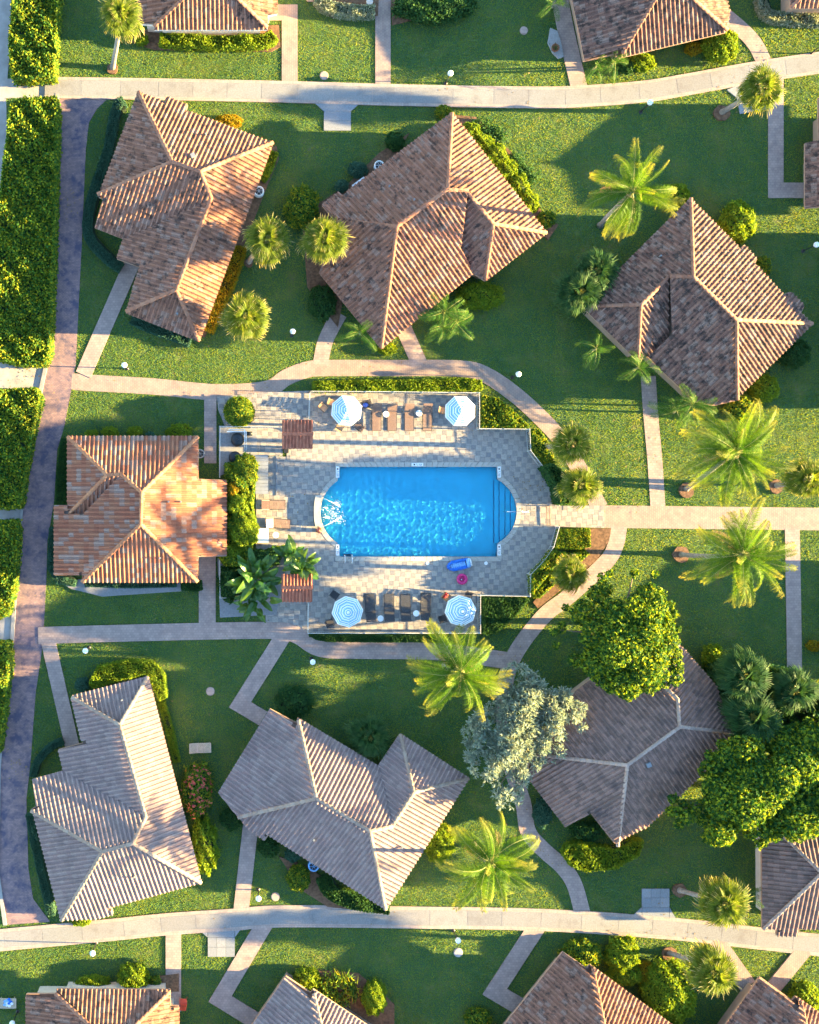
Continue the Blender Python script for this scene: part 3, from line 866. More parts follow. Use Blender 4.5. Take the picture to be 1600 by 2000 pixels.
def house(name, label, style, outline, ridge, faces, caps, wall='stucco', fascia='fascia', budget=300, vents=(), group='tile roofed bungalows', cat='house', eave=EAVE, pitch=PITCH, walls=True, base_px=None, inset=.55):
    ridge = list(ridge)
    def key(p): return (round(p[0], 1), round(p[1], 1))
    RZ = {key(p): eave + 1.7 for p in ridge}
    for _ in range(2):
        acc = {k: [] for k in RZ}
        for poly, (ea, eb) in faces:
            A = W(*ea, eave); B = W(*eb, eave)
            for p in poly:
                if key(p) in RZ:
                    q = W(*p, RZ[key(p)]); d = (B - A); d.z = 0; d.normalize()
                    dist = abs((q.x - A.x) * d.y - (q.y - A.y) * d.x)
                    acc[key(p)].append(dist)
        for k in RZ:
            if acc[k]: RZ[k] = eave + pitch * sorted(acc[k])[len(acc[k]) // 2]
    def P3(p): return W(*p, RZ[key(p)] if key(p) in RZ else eave)
    c = gpoly(outline); cx = sum(p[0] for p in c) / len(c); cy = sum(p[1] for p in c) / len(c)
    root = empty(name, (cx, cy, 0), label, cat, group)
    # walls set back under the eaves
    ow = [tuple(W(x, y, eave)[:2]) for x, y in outline]
    if signed_area(ow) < 0: ow = ow[::-1]
    n = len(ow); iw = []
    for i in range(n):
        a, b2, d = Vector(ow[i - 1]), Vector(ow[i]), Vector(ow[(i + 1) % n])
        n1 = Vector((-(b2 - a).y, (b2 - a).x)).normalized(); n2 = Vector((-(d - b2).y, (d - b2).x)).normalized()
        m = (n1 + n2)
        m = m.normalized() if m.length > .1 else n1
        iw.append(tuple(b2 + m * inset / max(m.dot(n1), .5)))
    block([(NX + (x - (NX - 800) / S) * S, NY - (y - (1000 - NY) / S) * S) for x, y in iw])
    # roof deck and fascia
    mb = MB(); planes = []
    for poly, (ea, eb) in faces:
        A = W(*ea, eave); B = W(*eb, eave); u = (B - A); u.z = 0; u.normalize(); vh = Vector((-u.y, u.x, 0))
        pts = [P3(p) for p in poly]
        num = den = 0
        for p, q in zip(poly, pts):
            if key(p) in RZ:
                d = (q - A).dot(vh); num += (q.z - eave) * d; den += d * d
        s = num / max(den, 1e-6)                    # signed slope along vh
        if s < 0: vh = -vh; s = -s
        pl = [((q - A).dot(u), (q - A).dot(vh)) for q in pts]
        planes.append((A, u, vh, s, pl))
        vs = [A + u * a + vh * b2 + Vector((0, 0, s * b2 - .035)) for a, b2 in pl]
        f = tuple(range(len(vs)))
        nn = sum(vs[i].x * vs[(i + 1) % len(vs)].y - vs[(i + 1) % len(vs)].x * vs[i].y for i in range(len(vs)))
        mb.add(vs, [f if nn > 0 else f[::-1]])
    roof = mb.build('roof', M['underlay'], root)
    def roof_z(p):
        z = None
        for A, u, vh, s, pl in planes:
            d = Vector((p[0], p[1], 0)) - Vector((A.x, A.y, 0)); a, b2 = d.dot(u), d.dot(vh)
            near = min(abs(a - q[0]) + abs(b2 - q[1]) for q in pl) < .05
            if near or inpoly(np.array([(a, b2)]), pl)[0]:
                zz = A.z + s * b2; z = zz if z is None else min(z, zz)
        return eave if z is None else z
    oz = [min(roof_z(p), eave) for p in ow]
    if walls:
        n_ = len(iw); tz = [oz[i] - .14 for i in range(n_)]
        wb = MB(); wb.add([(x, y, 0) for x, y in iw] + [(x, y, t_) for (x, y), t_ in zip(iw, tz)], [(i, (i + 1) % n_, n_ + (i + 1) % n_, n_ + i) for i in range(n_)] + [tuple(range(n_, 2 * n_))])
        wb.build('wall', M[wall], root)
    fb = MB()
    for i in range(n):
        a, b2 = Vector(ow[i]), Vector(ow[(i + 1) % n])
        fb.beam((a.x, a.y, oz[i] - .14), (b2.x, b2.y, oz[(i + 1) % n] - .14), .05, .2)
    fb.build('fascia', M[fascia], root)
    MB().add([(x, y, z - .21) for (x, y), z in zip(ow, oz)], [tuple(range(n - 1, -1, -1))]).build('soffit', M[fascia], root)
    # tiles
    whole = []; SV = []; SF = []; base = 0; part_v = []; part_f = []
    for A, u, vh, s, pl in planes:
        k = math.sqrt(1 + s * s); v = (vh + Vector((0, 0, s))) / k
        nz = u.cross(v)
        ud = u
        if nz.z < 0: ud = -u; nz = -nz
        pl2 = [((a if ud == u else -a), b2 * k) for a, b2 in pl]
        sa = signed_area(pl2)
        u0 = min(p[0] for p in pl2); u1 = max(p[0] for p in pl2); v0 = min(p[1] for p in pl2); v1 = max(p[1] for p in pl2)
        Rm = Matrix(((ud.x, v.x, nz.x), (ud.y, v.y, nz.y), (ud.z, v.z, nz.z)))
        nc = int((u1 - u0) / TW) + 2; nr = int((v1 - v0) / TL) + 2
        sh = (u1 - u0 - int((u1 - u0) / TW) * TW) / 2
        vst = (0.0 if v0 > -.3 else v0) - .05
        r0 = -int((vst - v0) / TL) - 2 if vst > v0 else 0
        for r_ in range(min(r0, 0) - 1, nr + 1):
            tv = vst + r_ * TL
            if tv > v1 or tv + TL < v0: continue
            for c_ in range(-1, nc):
                tu = u0 + sh + c_ * TW + TW / 2
                rect = (tu - TW / 2, tv, tu + TW / 2, tv + TL)
                cor = np.array([(rect[0], rect[1] + .06), (rect[2], rect[1] + .06), (rect[2], rect[3]), (rect[0], rect[3]), (tu, tv + TL / 2)])
                ins = inpoly(cor, pl2)
                if not ins.any(): continue
                o3 = A + ud * tu + v * tv
                if ins.all():
                    whole.append((o3, Rm)); continue
                polys = [[TV[i] for i in f] for f in TF[:8]]
                for q in range(len(pl2)):
                    a, b2 = pl2[q], pl2[(q + 1) % len(pl2)]
                    if seg_hits_rect(a, b2, rect[0] - .01, rect[1], rect[2] + .01, rect[3] + .05):
                        a2 = (a[0] - tu, a[1] - tv); b3 = (b2[0] - tu, b2[1] - tv)
                        if abs(a2[1] - b3[1]) < .05 and abs(a2[1]) < .15: continue      # the eave itself: let tiles overhang
                        polys = [clip_poly(P, a2, b3, sa > 0) for P in polys]
                        polys = [P for P in polys if len(P) >= 3]
                for P in polys:
                    b0 = len(part_v)
                    for p in P:
                        q = Rm @ Vector(p) + o3; part_v.append((q.x, q.y, q.z))
                    part_f.append(tuple(range(b0, b0 + len(P))))
    # the tiles that show largest are objects, the rest one part
    sc_ = []
    for o3, Rm in whole:
        vis, px, py = frame_visible(o3)
        sc_.append((0 if vis else 1, (px - NX) ** 2 + (py - NY) ** 2))
    order = sorted(range(len(whole)), key=lambda i: sc_[i])
    nobj = 0
    for i in order:
        o3, Rm = whole[i]
        if nobj < budget and sc_[i][0] == 0:
            Mx = (Rm @ Matrix.Rotation(random.gauss(0, .012), 3, 'Z') @ Matrix.Rotation(random.gauss(0, .012), 3, 'X')).to_4x4(); Mx.translation = o3
            inst('roof_tile', TILE_ME[style], Mx, roof); nobj += 1
        else:
            Q = TVn @ np.array(Rm).T + np.array(o3); Q[:, 2] += random.gauss(0, .004)
            SV.append(Q); SF.append(np.array(TF) + base); base += len(TV)
    if SV:
        np_obj('roof_tiles', np.concatenate(SV), np.concatenate(SF), M['roof_' + style], roof, kind='stuff')
    if part_v:
        mm = MB(); mm.v = part_v; mm.f = part_f; mm.mi = [0] * len(part_f)
        mm.build('cut_roof_tiles', M['roof_' + style], roof, kind='stuff')
    # ridge and hip caps
    for a, b2 in caps:
        pa, pb = P3(a), P3(b2)
        adj = [pn for (poly, _), pn in zip(faces, planes) if key(a) in [key(q) for q in poly] and key(b2) in [key(q) for q in poly]]
        for e in (pa, pb):
            zs = [A.z + s * (e - A).dot(vh) for A, u, vh, s, pl in adj]
            if zs: e.z = min(max(max(zs), e.z), e.z + .6)
        if pa.z > pb.z: pa, pb = pb, pa
        d = pb - pa; L = d.length; d.normalize()
        sdv = d.cross(Vector((0, 0, 1))).normalized(); up = sdv.cross(d).normalized()
        m = max(1, int(round(L / .44)))
        for i in range(m):
            Mx = Matrix(((sdv.x, d.x, up.x, 0), (sdv.y, d.y, up.y, 0), (sdv.z, d.z, up.z, 0), (0, 0, 0, 1)))
            Mx = Mx @ Matrix.Diagonal((1, L / m / .44, 1, 1))
            Mx.translation = pa + d * (L * i / m) + up * .05
            if frame_visible(Mx.translation)[0] or budget: inst('ridge_tile', CAP_ME[style], Mx, roof)
    for (x, y, kind) in vents:
        # sit on the nearest roof plane
        best = None
        for (A, u, vh, s, pl) in planes:
            q = W(x, y, eave + .8); a, b2 = (q - A).dot(u), (q - A).dot(vh)
            if inpoly(np.array([(a, b2)]), pl)[0]: best = A + u * a + vh * b2 + Vector((0, 0, s * b2))
        if best is None: continue
        if kind == 'pipe': MB().tube([best, best + Vector((0, 0, .4))], .07, 8).build('vent_pipe', M['metal_sheet'], roof)
        else: MB().box(best + Vector((0, 0, .02)), (.35, .35, .28), .4).build('roof_vent', M['metal_sheet'], roof)
    return root

BUD = 300
# upper left bungalow
A0 = [(271, 180), (322, 198), (325, 186), (366, 203), (363, 215), (533, 279), (389, 666), (248, 611), (275, 522), (229, 505), (242, 466), (186, 444), (204, 390), (193, 384)]
r1, r2, r3, r4 = (337, 317), (392, 337), (413, 387), (345, 568)
house('bungalow', 'rust tiled bungalow at upper left beside the brick road', 'rust', A0, [r1, r2, r3, r4],
      [([(271, 180), r1, (193, 384)], ((271, 180), (193, 384))),
       ([(271, 180), (322, 198), (325, 186), (366, 203), (363, 215), (533, 279), r2, r1], ((271, 180), (533, 279))),
       ([(533, 279), (389, 666), r4, r3, r2], ((533, 279), (389, 666))),
       ([(389, 666), (248, 611), r4], ((389, 666), (248, 611))),
       ([(248, 611), (275, 522), (229, 505), (242, 466), r3, r4], ((229, 505), (242, 466))),
       ([(193, 384), r1, r2, r3, (242, 466), (186, 444), (204, 390)], ((186, 444), (242, 466)))],
      [((271, 180), r1), ((193, 384), r1), (r1, r2), (r2, r3), (r3, r4), (r4, (248, 611)), (r4, (389, 666)), ((533, 279), r2)],
      vents=((378, 310, 'box'), (402, 262, 'pipe'), (346, 612, 'pipe')), budget=BUD)
# top middle bungalow
r1, r2, r3, r4 = (873, 372), (912, 375), (963, 438), (775, 443)
house('bungalow', 'rust tiled bungalow at top centre with a side wing and two fan palms', 'rust',
      [(883, 222), (1067, 455), (948, 548), (925, 533), (745, 680), (624, 532), (658, 434), (630, 400), (662, 375), (671, 381)], [r1, r2, r3, r4],
      [([(883, 222), r1, r4, (658, 434), (630, 400), (662, 375), (671, 381)], ((883, 222), (671, 381))),
       ([(883, 222), (1067, 455), r3, r2, r1], ((883, 222), (1067, 455))),
       ([(1067, 455), (948, 548), r3], ((1067, 455), (948, 548))),
       ([r2, r3, (948, 548), (925, 533), (897, 490)], ((948, 548), (897, 490))),
       ([r1, r2, (897, 490), (925, 533), (745, 680), r4], ((925, 533), (745, 680))),
       ([r4, (745, 680), (624, 532), (658, 434)], ((745, 680), (624, 532)))],
      [((883, 222), r1), (r1, r2), (r2, r3), (r3, (1067, 455)), (r3, (948, 548)), (r1, r4), (r4, (745, 680)), (r4, (658, 434))],
      wall='stucco_brown', vents=((805, 398, 'pipe'), (760, 365, 'pipe'), (925, 335, 'pipe')), budget=BUD)
# right bungalow
r1, r2, r3, r4 = (1354, 541), (1306, 541), (1251, 596), (1438, 625)
house('bungalow', 'dark stained brown tiled bungalow at right below the round bright bush', 'brown',
      [(1349, 388), (1447, 486), (1457, 477), (1481, 505), (1475, 514), (1530, 575), (1545, 570), (1572, 598), (1565, 611), (1586, 632), (1433, 783), (1395, 792), (1359, 785), (1284, 715), (1266, 696), (1246, 704), (1138, 598)], [r1, r2, r3, r4],
      [([(1349, 388), r1, r2, r3, (1138, 598)], ((1349, 388), (1138, 598))),
       ([(1138, 598), r3, (1246, 704)], ((1138, 598), (1246, 704))),
       ([r3, (1246, 704), (1266, 696), (1306, 655), r2], ((1246, 704), (1306, 648))),
       ([(1349, 388), (1447, 486), (1457, 477), (1481, 505), (1475, 514), (1530, 575), (1545, 570), (1572, 598), (1565, 611), (1586, 632), r4, r1], ((1349, 388), (1586, 632))),
       ([(1586, 632), (1433, 783), r4], ((1586, 632), (1433, 783))),
       ([r1, r4, (1433, 783), (1395, 792), (1359, 785), (1284, 715), (1266, 696), (1306, 655), r2], ((1284, 715), (1359, 787)))],
      [((1349, 388), r1), (r1, r2), (r2, r3), (r3, (1138, 598)), (r3, (1246, 704)), (r1, r4), (r4, (1586, 632)), (r4, (1433, 783))],
      wall='stucco_brown', vents=((1290, 500, 'pipe'), (1455, 548, 'pipe')), budget=BUD)
# pool house
r1, r2, r3, r4 = (210, 928), (237, 926), (277, 962), (275, 1024)
house('pool_house', 'bright orange tiled pool house left of the pool', 'orange',
      [(133, 853), (387, 853), (387, 936), (441, 937), (441, 1087), (387, 1087), (386, 1136), (163, 1136), (163, 1123), (107, 1123), (107, 987), (133, 987)], [r1, r2, r3, r4],
      [([(133, 853), r1, (135, 1004), (133, 987)], ((133, 853), (133, 987))),
       ([(133, 853), (387, 853), r3, r2, r1], ((133, 853), (387, 853))),
       ([(387, 853), (387, 936), (441, 937), (441, 1087), (387, 1087), (386, 1136), r4, r3], ((387, 853), (387, 1136))),
       ([(386, 1136), (163, 1136), r4], ((386, 1136), (163, 1136))),
       ([r1, r2, (166, 1003), (135, 1004)], ((166, 1004), (135, 1004))),
       ([r2, r3, r4, (163, 1136), (163, 1123), (107, 1123), (107, 987), (133, 987), (135, 1004), (166, 1003)], ((107, 1123), (107, 987)))],
      [((133, 853), r1), ((135, 1004), r1), (r1, r2), (r2, r3), ((387, 853), r3), (r3, r4), (r4, (163, 1136)), (r4, (386, 1136))],
      vents=((330, 980, 'pipe'), (353, 980, 'pipe'), (313, 1090, 'pipe')), budget=BUD, group='tile roofed bungalows')
# lower left bungalow
r1, r2, r3, r4 = (235, 1414), (285, 1596), (260, 1646), (201, 1662)
house('bungalow', 'pale pinkish tiled bungalow at lower left beside the brick road', 'pink',
      [(289, 1322), (393, 1724), (217, 1772), (220, 1787), (182, 1797), (120, 1797), (64, 1579), (74, 1575), (64, 1523), (125, 1506), (115, 1464), (165, 1451), (143, 1359)], [r1, r2, r3, r4],
      [([(289, 1322), (143, 1359), r1], ((289, 1322), (143, 1359))),
       ([(289, 1322), (393, 1724), r3, r2, r1], ((289, 1322), (393, 1724))),
       ([(393, 1724), (217, 1772), (220, 1787), (182, 1797), (120, 1797), r4, r3], ((393, 1724), (217, 1772))),
       ([(120, 1797), (64, 1579), r4], ((120, 1797), (64, 1579))),
       ([(64, 1579), (74, 1575), (64, 1523), (125, 1506), r2, r3, r4], ((64, 1523), (125, 1506))),
       ([(143, 1359), (165, 1451), (115, 1464), (125, 1506), r2, r1], ((115, 1464), (125, 1506)))],
      [((289, 1322), r1), ((143, 1359), r1), (r1, r2), (r2, r3), (r3, r4), (r3, (393, 1724)), (r4, (120, 1797)), (r4, (64, 1579))],
      vents=((238, 1368, 'pipe'), (262, 1712, 'pipe')), budget=BUD)
# lower middle bungalow
r1, r2, r3, r4 = (618, 1559), (723, 1623), (766, 1613), (808, 1547)
house('bungalow', 'pale pinkish tiled bungalow at lower centre between two coconut palms', 'pink',
      [(528, 1385), (579, 1412), (582, 1403), (739, 1497), (782, 1434), (915, 1520), (753, 1776), (524, 1631), (517, 1643), (482, 1618), (465, 1592), (427, 1549)], [r1, r2, r3, r4],
      [([(528, 1385), (579, 1412), (582, 1403), r1, (465, 1592), (427, 1549)], ((528, 1385), (427, 1549))),
       ([(582, 1403), (739, 1497), r3, r2, r1], ((582, 1403), (739, 1497))),
       ([(782, 1434), r4, r3, (739, 1497)], ((782, 1434), (739, 1497))),
       ([(782, 1434), (915, 1520), r4], ((782, 1434), (915, 1520))),
       ([(915, 1520), (753, 1776), r2, r3, r4], ((915, 1520), (753, 1776))),
       ([(465, 1592), r1, r2, (753, 1776), (524, 1631), (517, 1643), (482, 1618)], ((753, 1776), (524, 1631)))],
      [((582, 1403), r1), (r1, (465, 1592)), (r1, r2), (r2, r3), (r3, r4), (r4, (782, 1434)), (r4, (915, 1520)), (r2, (753, 1776))],
      vents=((785, 1655, 'pipe'), (613, 1640, 'pipe')), budget=BUD)
# lower right bungalow, in shade under the trees
r1, r2, r3, r4 = (1225, 1494), (1323, 1418), (1323, 1365), (1285, 1330)
house('bungalow', 'grey brown tiled bungalow in the shade between two big green trees', 'grey',
      [(1040, 1470), (1030, 1516), (1105, 1614), (1150, 1583), (1201, 1647), (1234, 1630), (1265, 1618), (1380, 1504), (1423, 1428), (1400, 1343), (1335, 1267), (1290, 1225), (1125, 1350)], [r1, r2, r3, r4],
      [([(1040, 1470), r1, (1201, 1647), (1150, 1583), (1105, 1614), (1030, 1516)], ((1030, 1516), (1105, 1614))),
       ([r1, r2, (1423, 1428), (1380, 1504), (1265, 1618), (1234, 1630), (1201, 1647)], ((1380, 1504), (1262, 1600))),
       ([r2, (1423, 1428), (1400, 1343), (1335, 1267), (1290, 1225), r4, r3], ((1400, 1343), (1335, 1267))),
       ([(1040, 1470), r1, r2, r3, r4, (1290, 1225), (1125, 1350)], ((1125, 1350), (1290, 1225)))],
      [(r1, (1040, 1470)), (r1, r2), (r1, (1201, 1647)), (r2, (1423, 1428)), (r2, r3), (r3, r4), (r4, (1290, 1225))],
      wall='stucco_brown', vents=((1258, 1488, 'box'),), budget=BUD)
# house cut by the right edge, lower
house('bungalow', 'dark tiled bungalow cut by the right edge below the big tree', 'grey',
      [(1488, 1592), (1795, 1592), (1795, 1815), (1562, 1815), (1560, 1829), (1520, 1829), (1519, 1815), (1490, 1814)], [(1602, 1703), (1690, 1703)],
      [([(1488, 1592), (1602, 1703), (1490, 1814)], ((1488, 1592), (1490, 1814))),
       ([(1488, 1592), (1795, 1592), (1690, 1703), (1602, 1703)], ((1488, 1592), (1795, 1592))),
       ([(1490, 1814), (1519, 1815), (1520, 1829), (1560, 1829), (1562, 1815), (1795, 1815), (1690, 1703), (1602, 1703)], ((1490, 1814), (1795, 1815))),
       ([(1795, 1592), (1795, 1815), (1690, 1703)], ((1795, 1592), (1795, 1815)))],
      [((1488, 1592), (1602, 1703)), ((1490, 1814), (1602, 1703)), ((1602, 1703), (1690, 1703))], wall='stucco', inset=.75, budget=BUD)
# bottom right
house('bungalow', 'rust tiled bungalow cut by the bottom edge beside the big oval bush', 'rust',
      [(1100, 1860), (1146, 1892), (1153, 1885), (1480, 2125), (1320, 2330), (940, 2060)], [(1192, 2062), (1310, 2150)],
      [([(1100, 1860), (1146, 1892), (1153, 1885), (1192, 2062), (940, 2060)], ((1100, 1860), (940, 2060))),
       ([(1153, 1885), (1480, 2125), (1310, 2150), (1192, 2062)], ((1153, 1885), (1480, 2125))),
       ([(1480, 2125), (1320, 2330), (1310, 2150)], ((1480, 2125), (1320, 2330))),
       ([(940, 2060), (1192, 2062), (1310, 2150), (1320, 2330)], ((940, 2060), (1320, 2330)))],
      [((1153, 1885), (1192, 2062)), ((1192, 2062), (1310, 2150))], wall='stucco_brown', inset=1.1, budget=BUD)
house('bungalow', 'rust tiled bungalow cut by the lower right corner', 'rust',
      [(1485, 1909), (1548, 1955), (1555, 1947), (1800, 2120), (1690, 2280), (1380, 2055)], [(1590, 2070), (1660, 2120)],
      [([(1485, 1909), (1548, 1955), (1555, 1947), (1590, 2070), (1380, 2055)], ((1485, 1909), (1380, 2055))),
       ([(1555, 1947), (1800, 2120), (1660, 2120), (1590, 2070)], ((1555, 1947), (1800, 2120))),
       ([(1800, 2120), (1690, 2280), (1660, 2120)], ((1800, 2120), (1690, 2280))),
       ([(1380, 2055), (1590, 2070), (1660, 2120), (1690, 2280)], ((1380, 2055), (1690, 2280)))],
      [((1555, 1947), (1590, 2070)), ((1590, 2070), (1660, 2120))], wall='stucco_brown', inset=1.1, budget=BUD)
house('bungalow', 'pale pinkish tiled bungalow cut by the bottom edge at centre', 'pink',
      [(559, 1908), (607, 1940), (612, 1933), (900, 2125), (780, 2320), (430, 2095)], [(648, 2092), (750, 2160)],
      [([(559, 1908), (607, 1940), (612, 1933), (648, 2092), (430, 2095)], ((559, 1908), (430, 2095))),
       ([(612, 1933), (900, 2125), (750, 2160), (648, 2092)], ((612, 1933), (900, 2125))),
       ([(900, 2125), (780, 2320), (750, 2160)], ((900, 2125), (780, 2320))),
       ([(430, 2095), (648, 2092), (750, 2160), (780, 2320)], ((430, 2095), (780, 2320)))],
      [((612, 1933), (648, 2092)), ((648, 2092), (750, 2160))], wall='stucco_brown', budget=BUD)
house('bungalow', 'rust tiled bungalow cut by the bottom edge at left beside the red chair', 'rust',
      [(52, 1942), (110, 1942), (111, 1933), (332, 1934), (333, 1965), (349, 1966), (350, 2180), (52, 2180)], [(222, 2044), (222, 2090)],
      [([(52, 1942), (110, 1942), (111, 1933), (222, 2044), (222, 2090), (110, 2180), (52, 2180)], ((52, 1942), (52, 2180))),
       ([(111, 1933), (332, 1934), (222, 2044)], ((111, 1933), (332, 1934))),
       ([(332, 1934), (333, 1965), (349, 1966), (350, 2180), (222, 2090), (222, 2044)], ((349, 1966), (350, 2180))),
       ([(110, 2180), (350, 2180), (222, 2090)], ((110, 2180), (350, 2180)))],
      [((111, 1933), (222, 2044)), ((332, 1934), (222, 2044)), ((222, 2044), (222, 2090))], budget=BUD)
house('bungalow', 'rust tiled bungalow cut by the top edge at left above the yellow hedge', 'rust',
      [(270, 46), (301, 48), (302, 57), (522, 57), (523, 30), (541, 27), (541, -180), (270, -180)], [(412, -53), (412, -90)],
      [([(270, 46), (301, 48), (302, 57), (412, -53), (412, -90), (302, -180), (270, -180)], ((270, 46), (270, -180))),
       ([(302, 57), (522, 57), (412, -53)], ((302, 57), (522, 57))),
       ([(522, 57), (523, 30), (541, 27), (541, -180), (412, -90), (412, -53)], ((541, 27), (541, -180))),
       ([(302, -180), (541, -180), (412, -90)], ((302, -180), (541, -180)))],
      [((302, 57), (412, -53)), ((522, 57), (412, -53)), ((412, -53), (412, -90))], fascia='fascia_white', budget=BUD)
house('bungalow', 'brown tiled bungalow cut by the top edge at right', 'brown',
      [(1117, -10), (1143, 118), (1205, 104), (1210, 112), (1418, 62), (1425, 26), (1380, -160), (1085, -140)], [(1306, -45), (1290, -80)],
      [([(1117, -10), (1143, 118), (1205, 104), (1210, 112), (1306, -45), (1290, -80), (1085, -140)], ((1117, -10), (1143, 118))),
       ([(1210, 112), (1418, 62), (1306, -45)], ((1210, 112), (1418, 62))),
       ([(1418, 62), (1425, 26), (1380, -160), (1290, -80), (1306, -45)], ((1425, 26), (1380, -160))),
       ([(1085, -140), (1290, -80), (1380, -160)], ((1085, -140), (1380, -160)))],
      [((1210, 112), (1306, -45)), ((1418, 62), (1306, -45))], wall='stucco_brown', inset=.8, budget=BUD)
house('bungalow', 'brown tiled bungalow just showing at the upper right edge', 'brown',
      [(1581, 275), (1600, 274), (1600, 190), (1890, 190), (1890, 410), (1640, 410), (1640, 402), (1581, 402)], [(1672, 300), (1800, 300)],
      [([(1581, 275), (1600, 274), (1600, 190), (1672, 300), (1640, 410), (1640, 402), (1581, 402)], ((1600, 190), (1600, 402))),
       ([(1600, 190), (1890, 190), (1800, 300), (1672, 300)], ((1600, 190), (1890, 190))),
       ([(1640, 410), (1890, 410), (1800, 300), (1672, 300)], ((1640, 410), (1890, 410))),
       ([(1890, 190), (1890, 410), (1800, 300)], ((1890, 190), (1890, 410)))],
      [((1672, 300), (1800, 300))], wall='stucco_brown', inset=.95, budget=150)
house('bungalow', 'rust tiled roof corner at the top right edge above the cream hedge', 'rust',
      [(1545, 15), (1800, 15), (1800, -180), (1545, -180)], [(1640, -82), (1705, -82)],
      [([(1545, 15), (1640, -82), (1545, -180)], ((1545, 15), (1545, -180))),
       ([(1545, 15), (1800, 15), (1705, -82), (1640, -82)], ((1545, 15), (1800, 15))),
       ([(1800, 15), (1800, -180), (1705, -82)], ((1800, 15), (1800, -180))),
       ([(1545, -180), (1800, -180), (1705, -82), (1640, -82)], ((1545, -180), (1800, -180)))],
      [((1545, 15), (1640, -82))], wall='stucco_brown', budget=60)
# unseen houses of guessed form, added to shade the right hand lawns
for (x0, y0, x1, y1, lab) in ((1690, 450, 1980, 800, 'unseen rust tiled bungalow added for shade beyond the right edge beside the dark roofed one'), (1690, 1110, 1980, 1345, 'unseen rust tiled bungalow added for shade beyond the right edge below the wide path')):
    h = (y1 - y0) / 2 if (y1 - y0) < (x1 - x0) else (x1 - x0) / 2
    if y1 - y0 > x1 - x0: ra, rb = ((x0 + x1) / 2, y0 + h), ((x0 + x1) / 2, y1 - h)
    else: ra, rb = (x0 + h, (y0 + y1) / 2), (x1 - h, (y0 + y1) / 2)
    c = [(x0, y0), (x1, y0), (x1, y1), (x0, y1)]
    if y1 - y0 > x1 - x0: fs = [([c[0], c[1], ra], (c[0], c[1])), ([c[1], c[2], rb, ra], (c[1], c[2])), ([c[2], c[3], rb], (c[2], c[3])), ([c[3], c[0], ra, rb], (c[3], c[0]))]
    else: fs = [([c[0], c[1], rb, ra], (c[0], c[1])), ([c[1], c[2], rb], (c[1], c[2])), ([c[2], c[3], ra, rb], (c[2], c[3])), ([c[3], c[0], ra], (c[3], c[0]))]
    house('bungalow', lab, 'rust', c, [ra, rb], fs, [], budget=0)

# two small tiled gate roofs at the pool entrances
def gate_roof(x0, y0, x1, y1, label):
    zc = 2.35
    root = empty('gate_canopy', W((x0 + x1) / 2, (y0 + y1) / 2), label, 'gate roof', 'tiled gate roofs of the pool deck')
    ym = (y0 + y1) / 2 - 1
    ridge_a, ridge_b = W(x0, ym, zc + .45), W(x1, ym, zc + .45)
    mb = MB()
    for ye in (y0, y1):
        a, b2 = W(x0, ye, zc), W(x1, ye, zc)
        mb.add([a, b2, ridge_b, ridge_a] if ye == y1 else [b2, a, ridge_a, ridge_b], [(0, 1, 2, 3)])
    roof = mb.build('roof', M['underlay'], root)
    for ye in (y0, y1):
        a, b2 = W(x0, ye, zc), W(x1, ye, zc)
        u = (b2 - a).normalized(); 
        if ye == y0: u = -u; a, b2 = b2, a
        v = (ridge_a - W(x0, ye, zc)); L = v.length; v.normalize(); nz = u.cross(v)
        n = 9; w = (b2 - a).length / n; rows = 3
        for i in range(n):
            for j in range(rows):
                R = Matrix(((u.x, v.x, nz.x), (u.y, v.y, nz.y), (u.z, v.z, nz.z))).to_4x4() @ Matrix.Diagonal((w / TW, L / rows / TL, 1, 1))
                R.translation = a + u * (w * (i + .5)) + v * (L * j / rows) + nz * .01
                inst('roof_tile', TILE_ME['red'], R, roof)
    d = (ridge_b - ridge_a); L = d.length; d.normalize(); m = 6
    for i in range(m):
        sdv = d.cross(Vector((0, 0, 1))).normalized(); up = sdv.cross(d)
        R = Matrix(((sdv.x, d.x, up.x, 0), (sdv.y, d.y, up.y, 0), (sdv.z, d.z, up.z, 0), (0, 0, 0, 1))) @ Matrix.Diagonal((1, L / m / .44, 1, 1))
        R.translation = ridge_a + d * (L * i / m) + up * .03
        inst('ridge_tile', CAP_ME['red'], R, roof)
    for x in (x0 + 5, x1 - 5):
        for y in (y0 + 5, y1 - 5):
            p = W(x, y, zc - .1); MB().beam((p.x, p.y, 0), (p.x, p.y, zc - .02), .14).build('post', M['stucco'], root)
gate_roof(551, 821, 611, 876, 'small red tiled gate roof north of the banana plants')
gate_roof(550, 1122, 610, 1175, 'small red tiled gate roof partly under the banana leaves')
# ------------------------------------------------------------------ planting
def leaves(P, Nn, size, aspect=.6, fold=.12, along=None):
    """one small folded leaf at each point"""
    n = len(P)
    Nn = Nn / np.maximum(np.linalg.norm(Nn, axis=1, keepdims=True), 1e-6)
    r = RNG.normal(size=(n, 3)); t = np.cross(Nn, r) if along is None else along + .35 * RNG.normal(size=(n, 3)); t /= np.maximum(np.linalg.norm(t, axis=1, keepdims=True), 1e-6)
    b2 = np.cross(Nn, t); b2 /= np.maximum(np.linalg.norm(b2, axis=1, keepdims=True), 1e-6); s = np.broadcast_to(np.asarray(size, float), (n,))[:, None]
    V = np.stack([P - t * s * .5, P + b2 * s * aspect * .5 + Nn * s * fold, P + t * s * .5, P - b2 * s * aspect * .5 + Nn * s * fold], 1).reshape(-1, 3)
    F = (np.arange(n)[:, None, None] * 4 + np.array([(0, 1, 2), (0, 2, 3)])[None]).reshape(-1, 3)
    return V, F

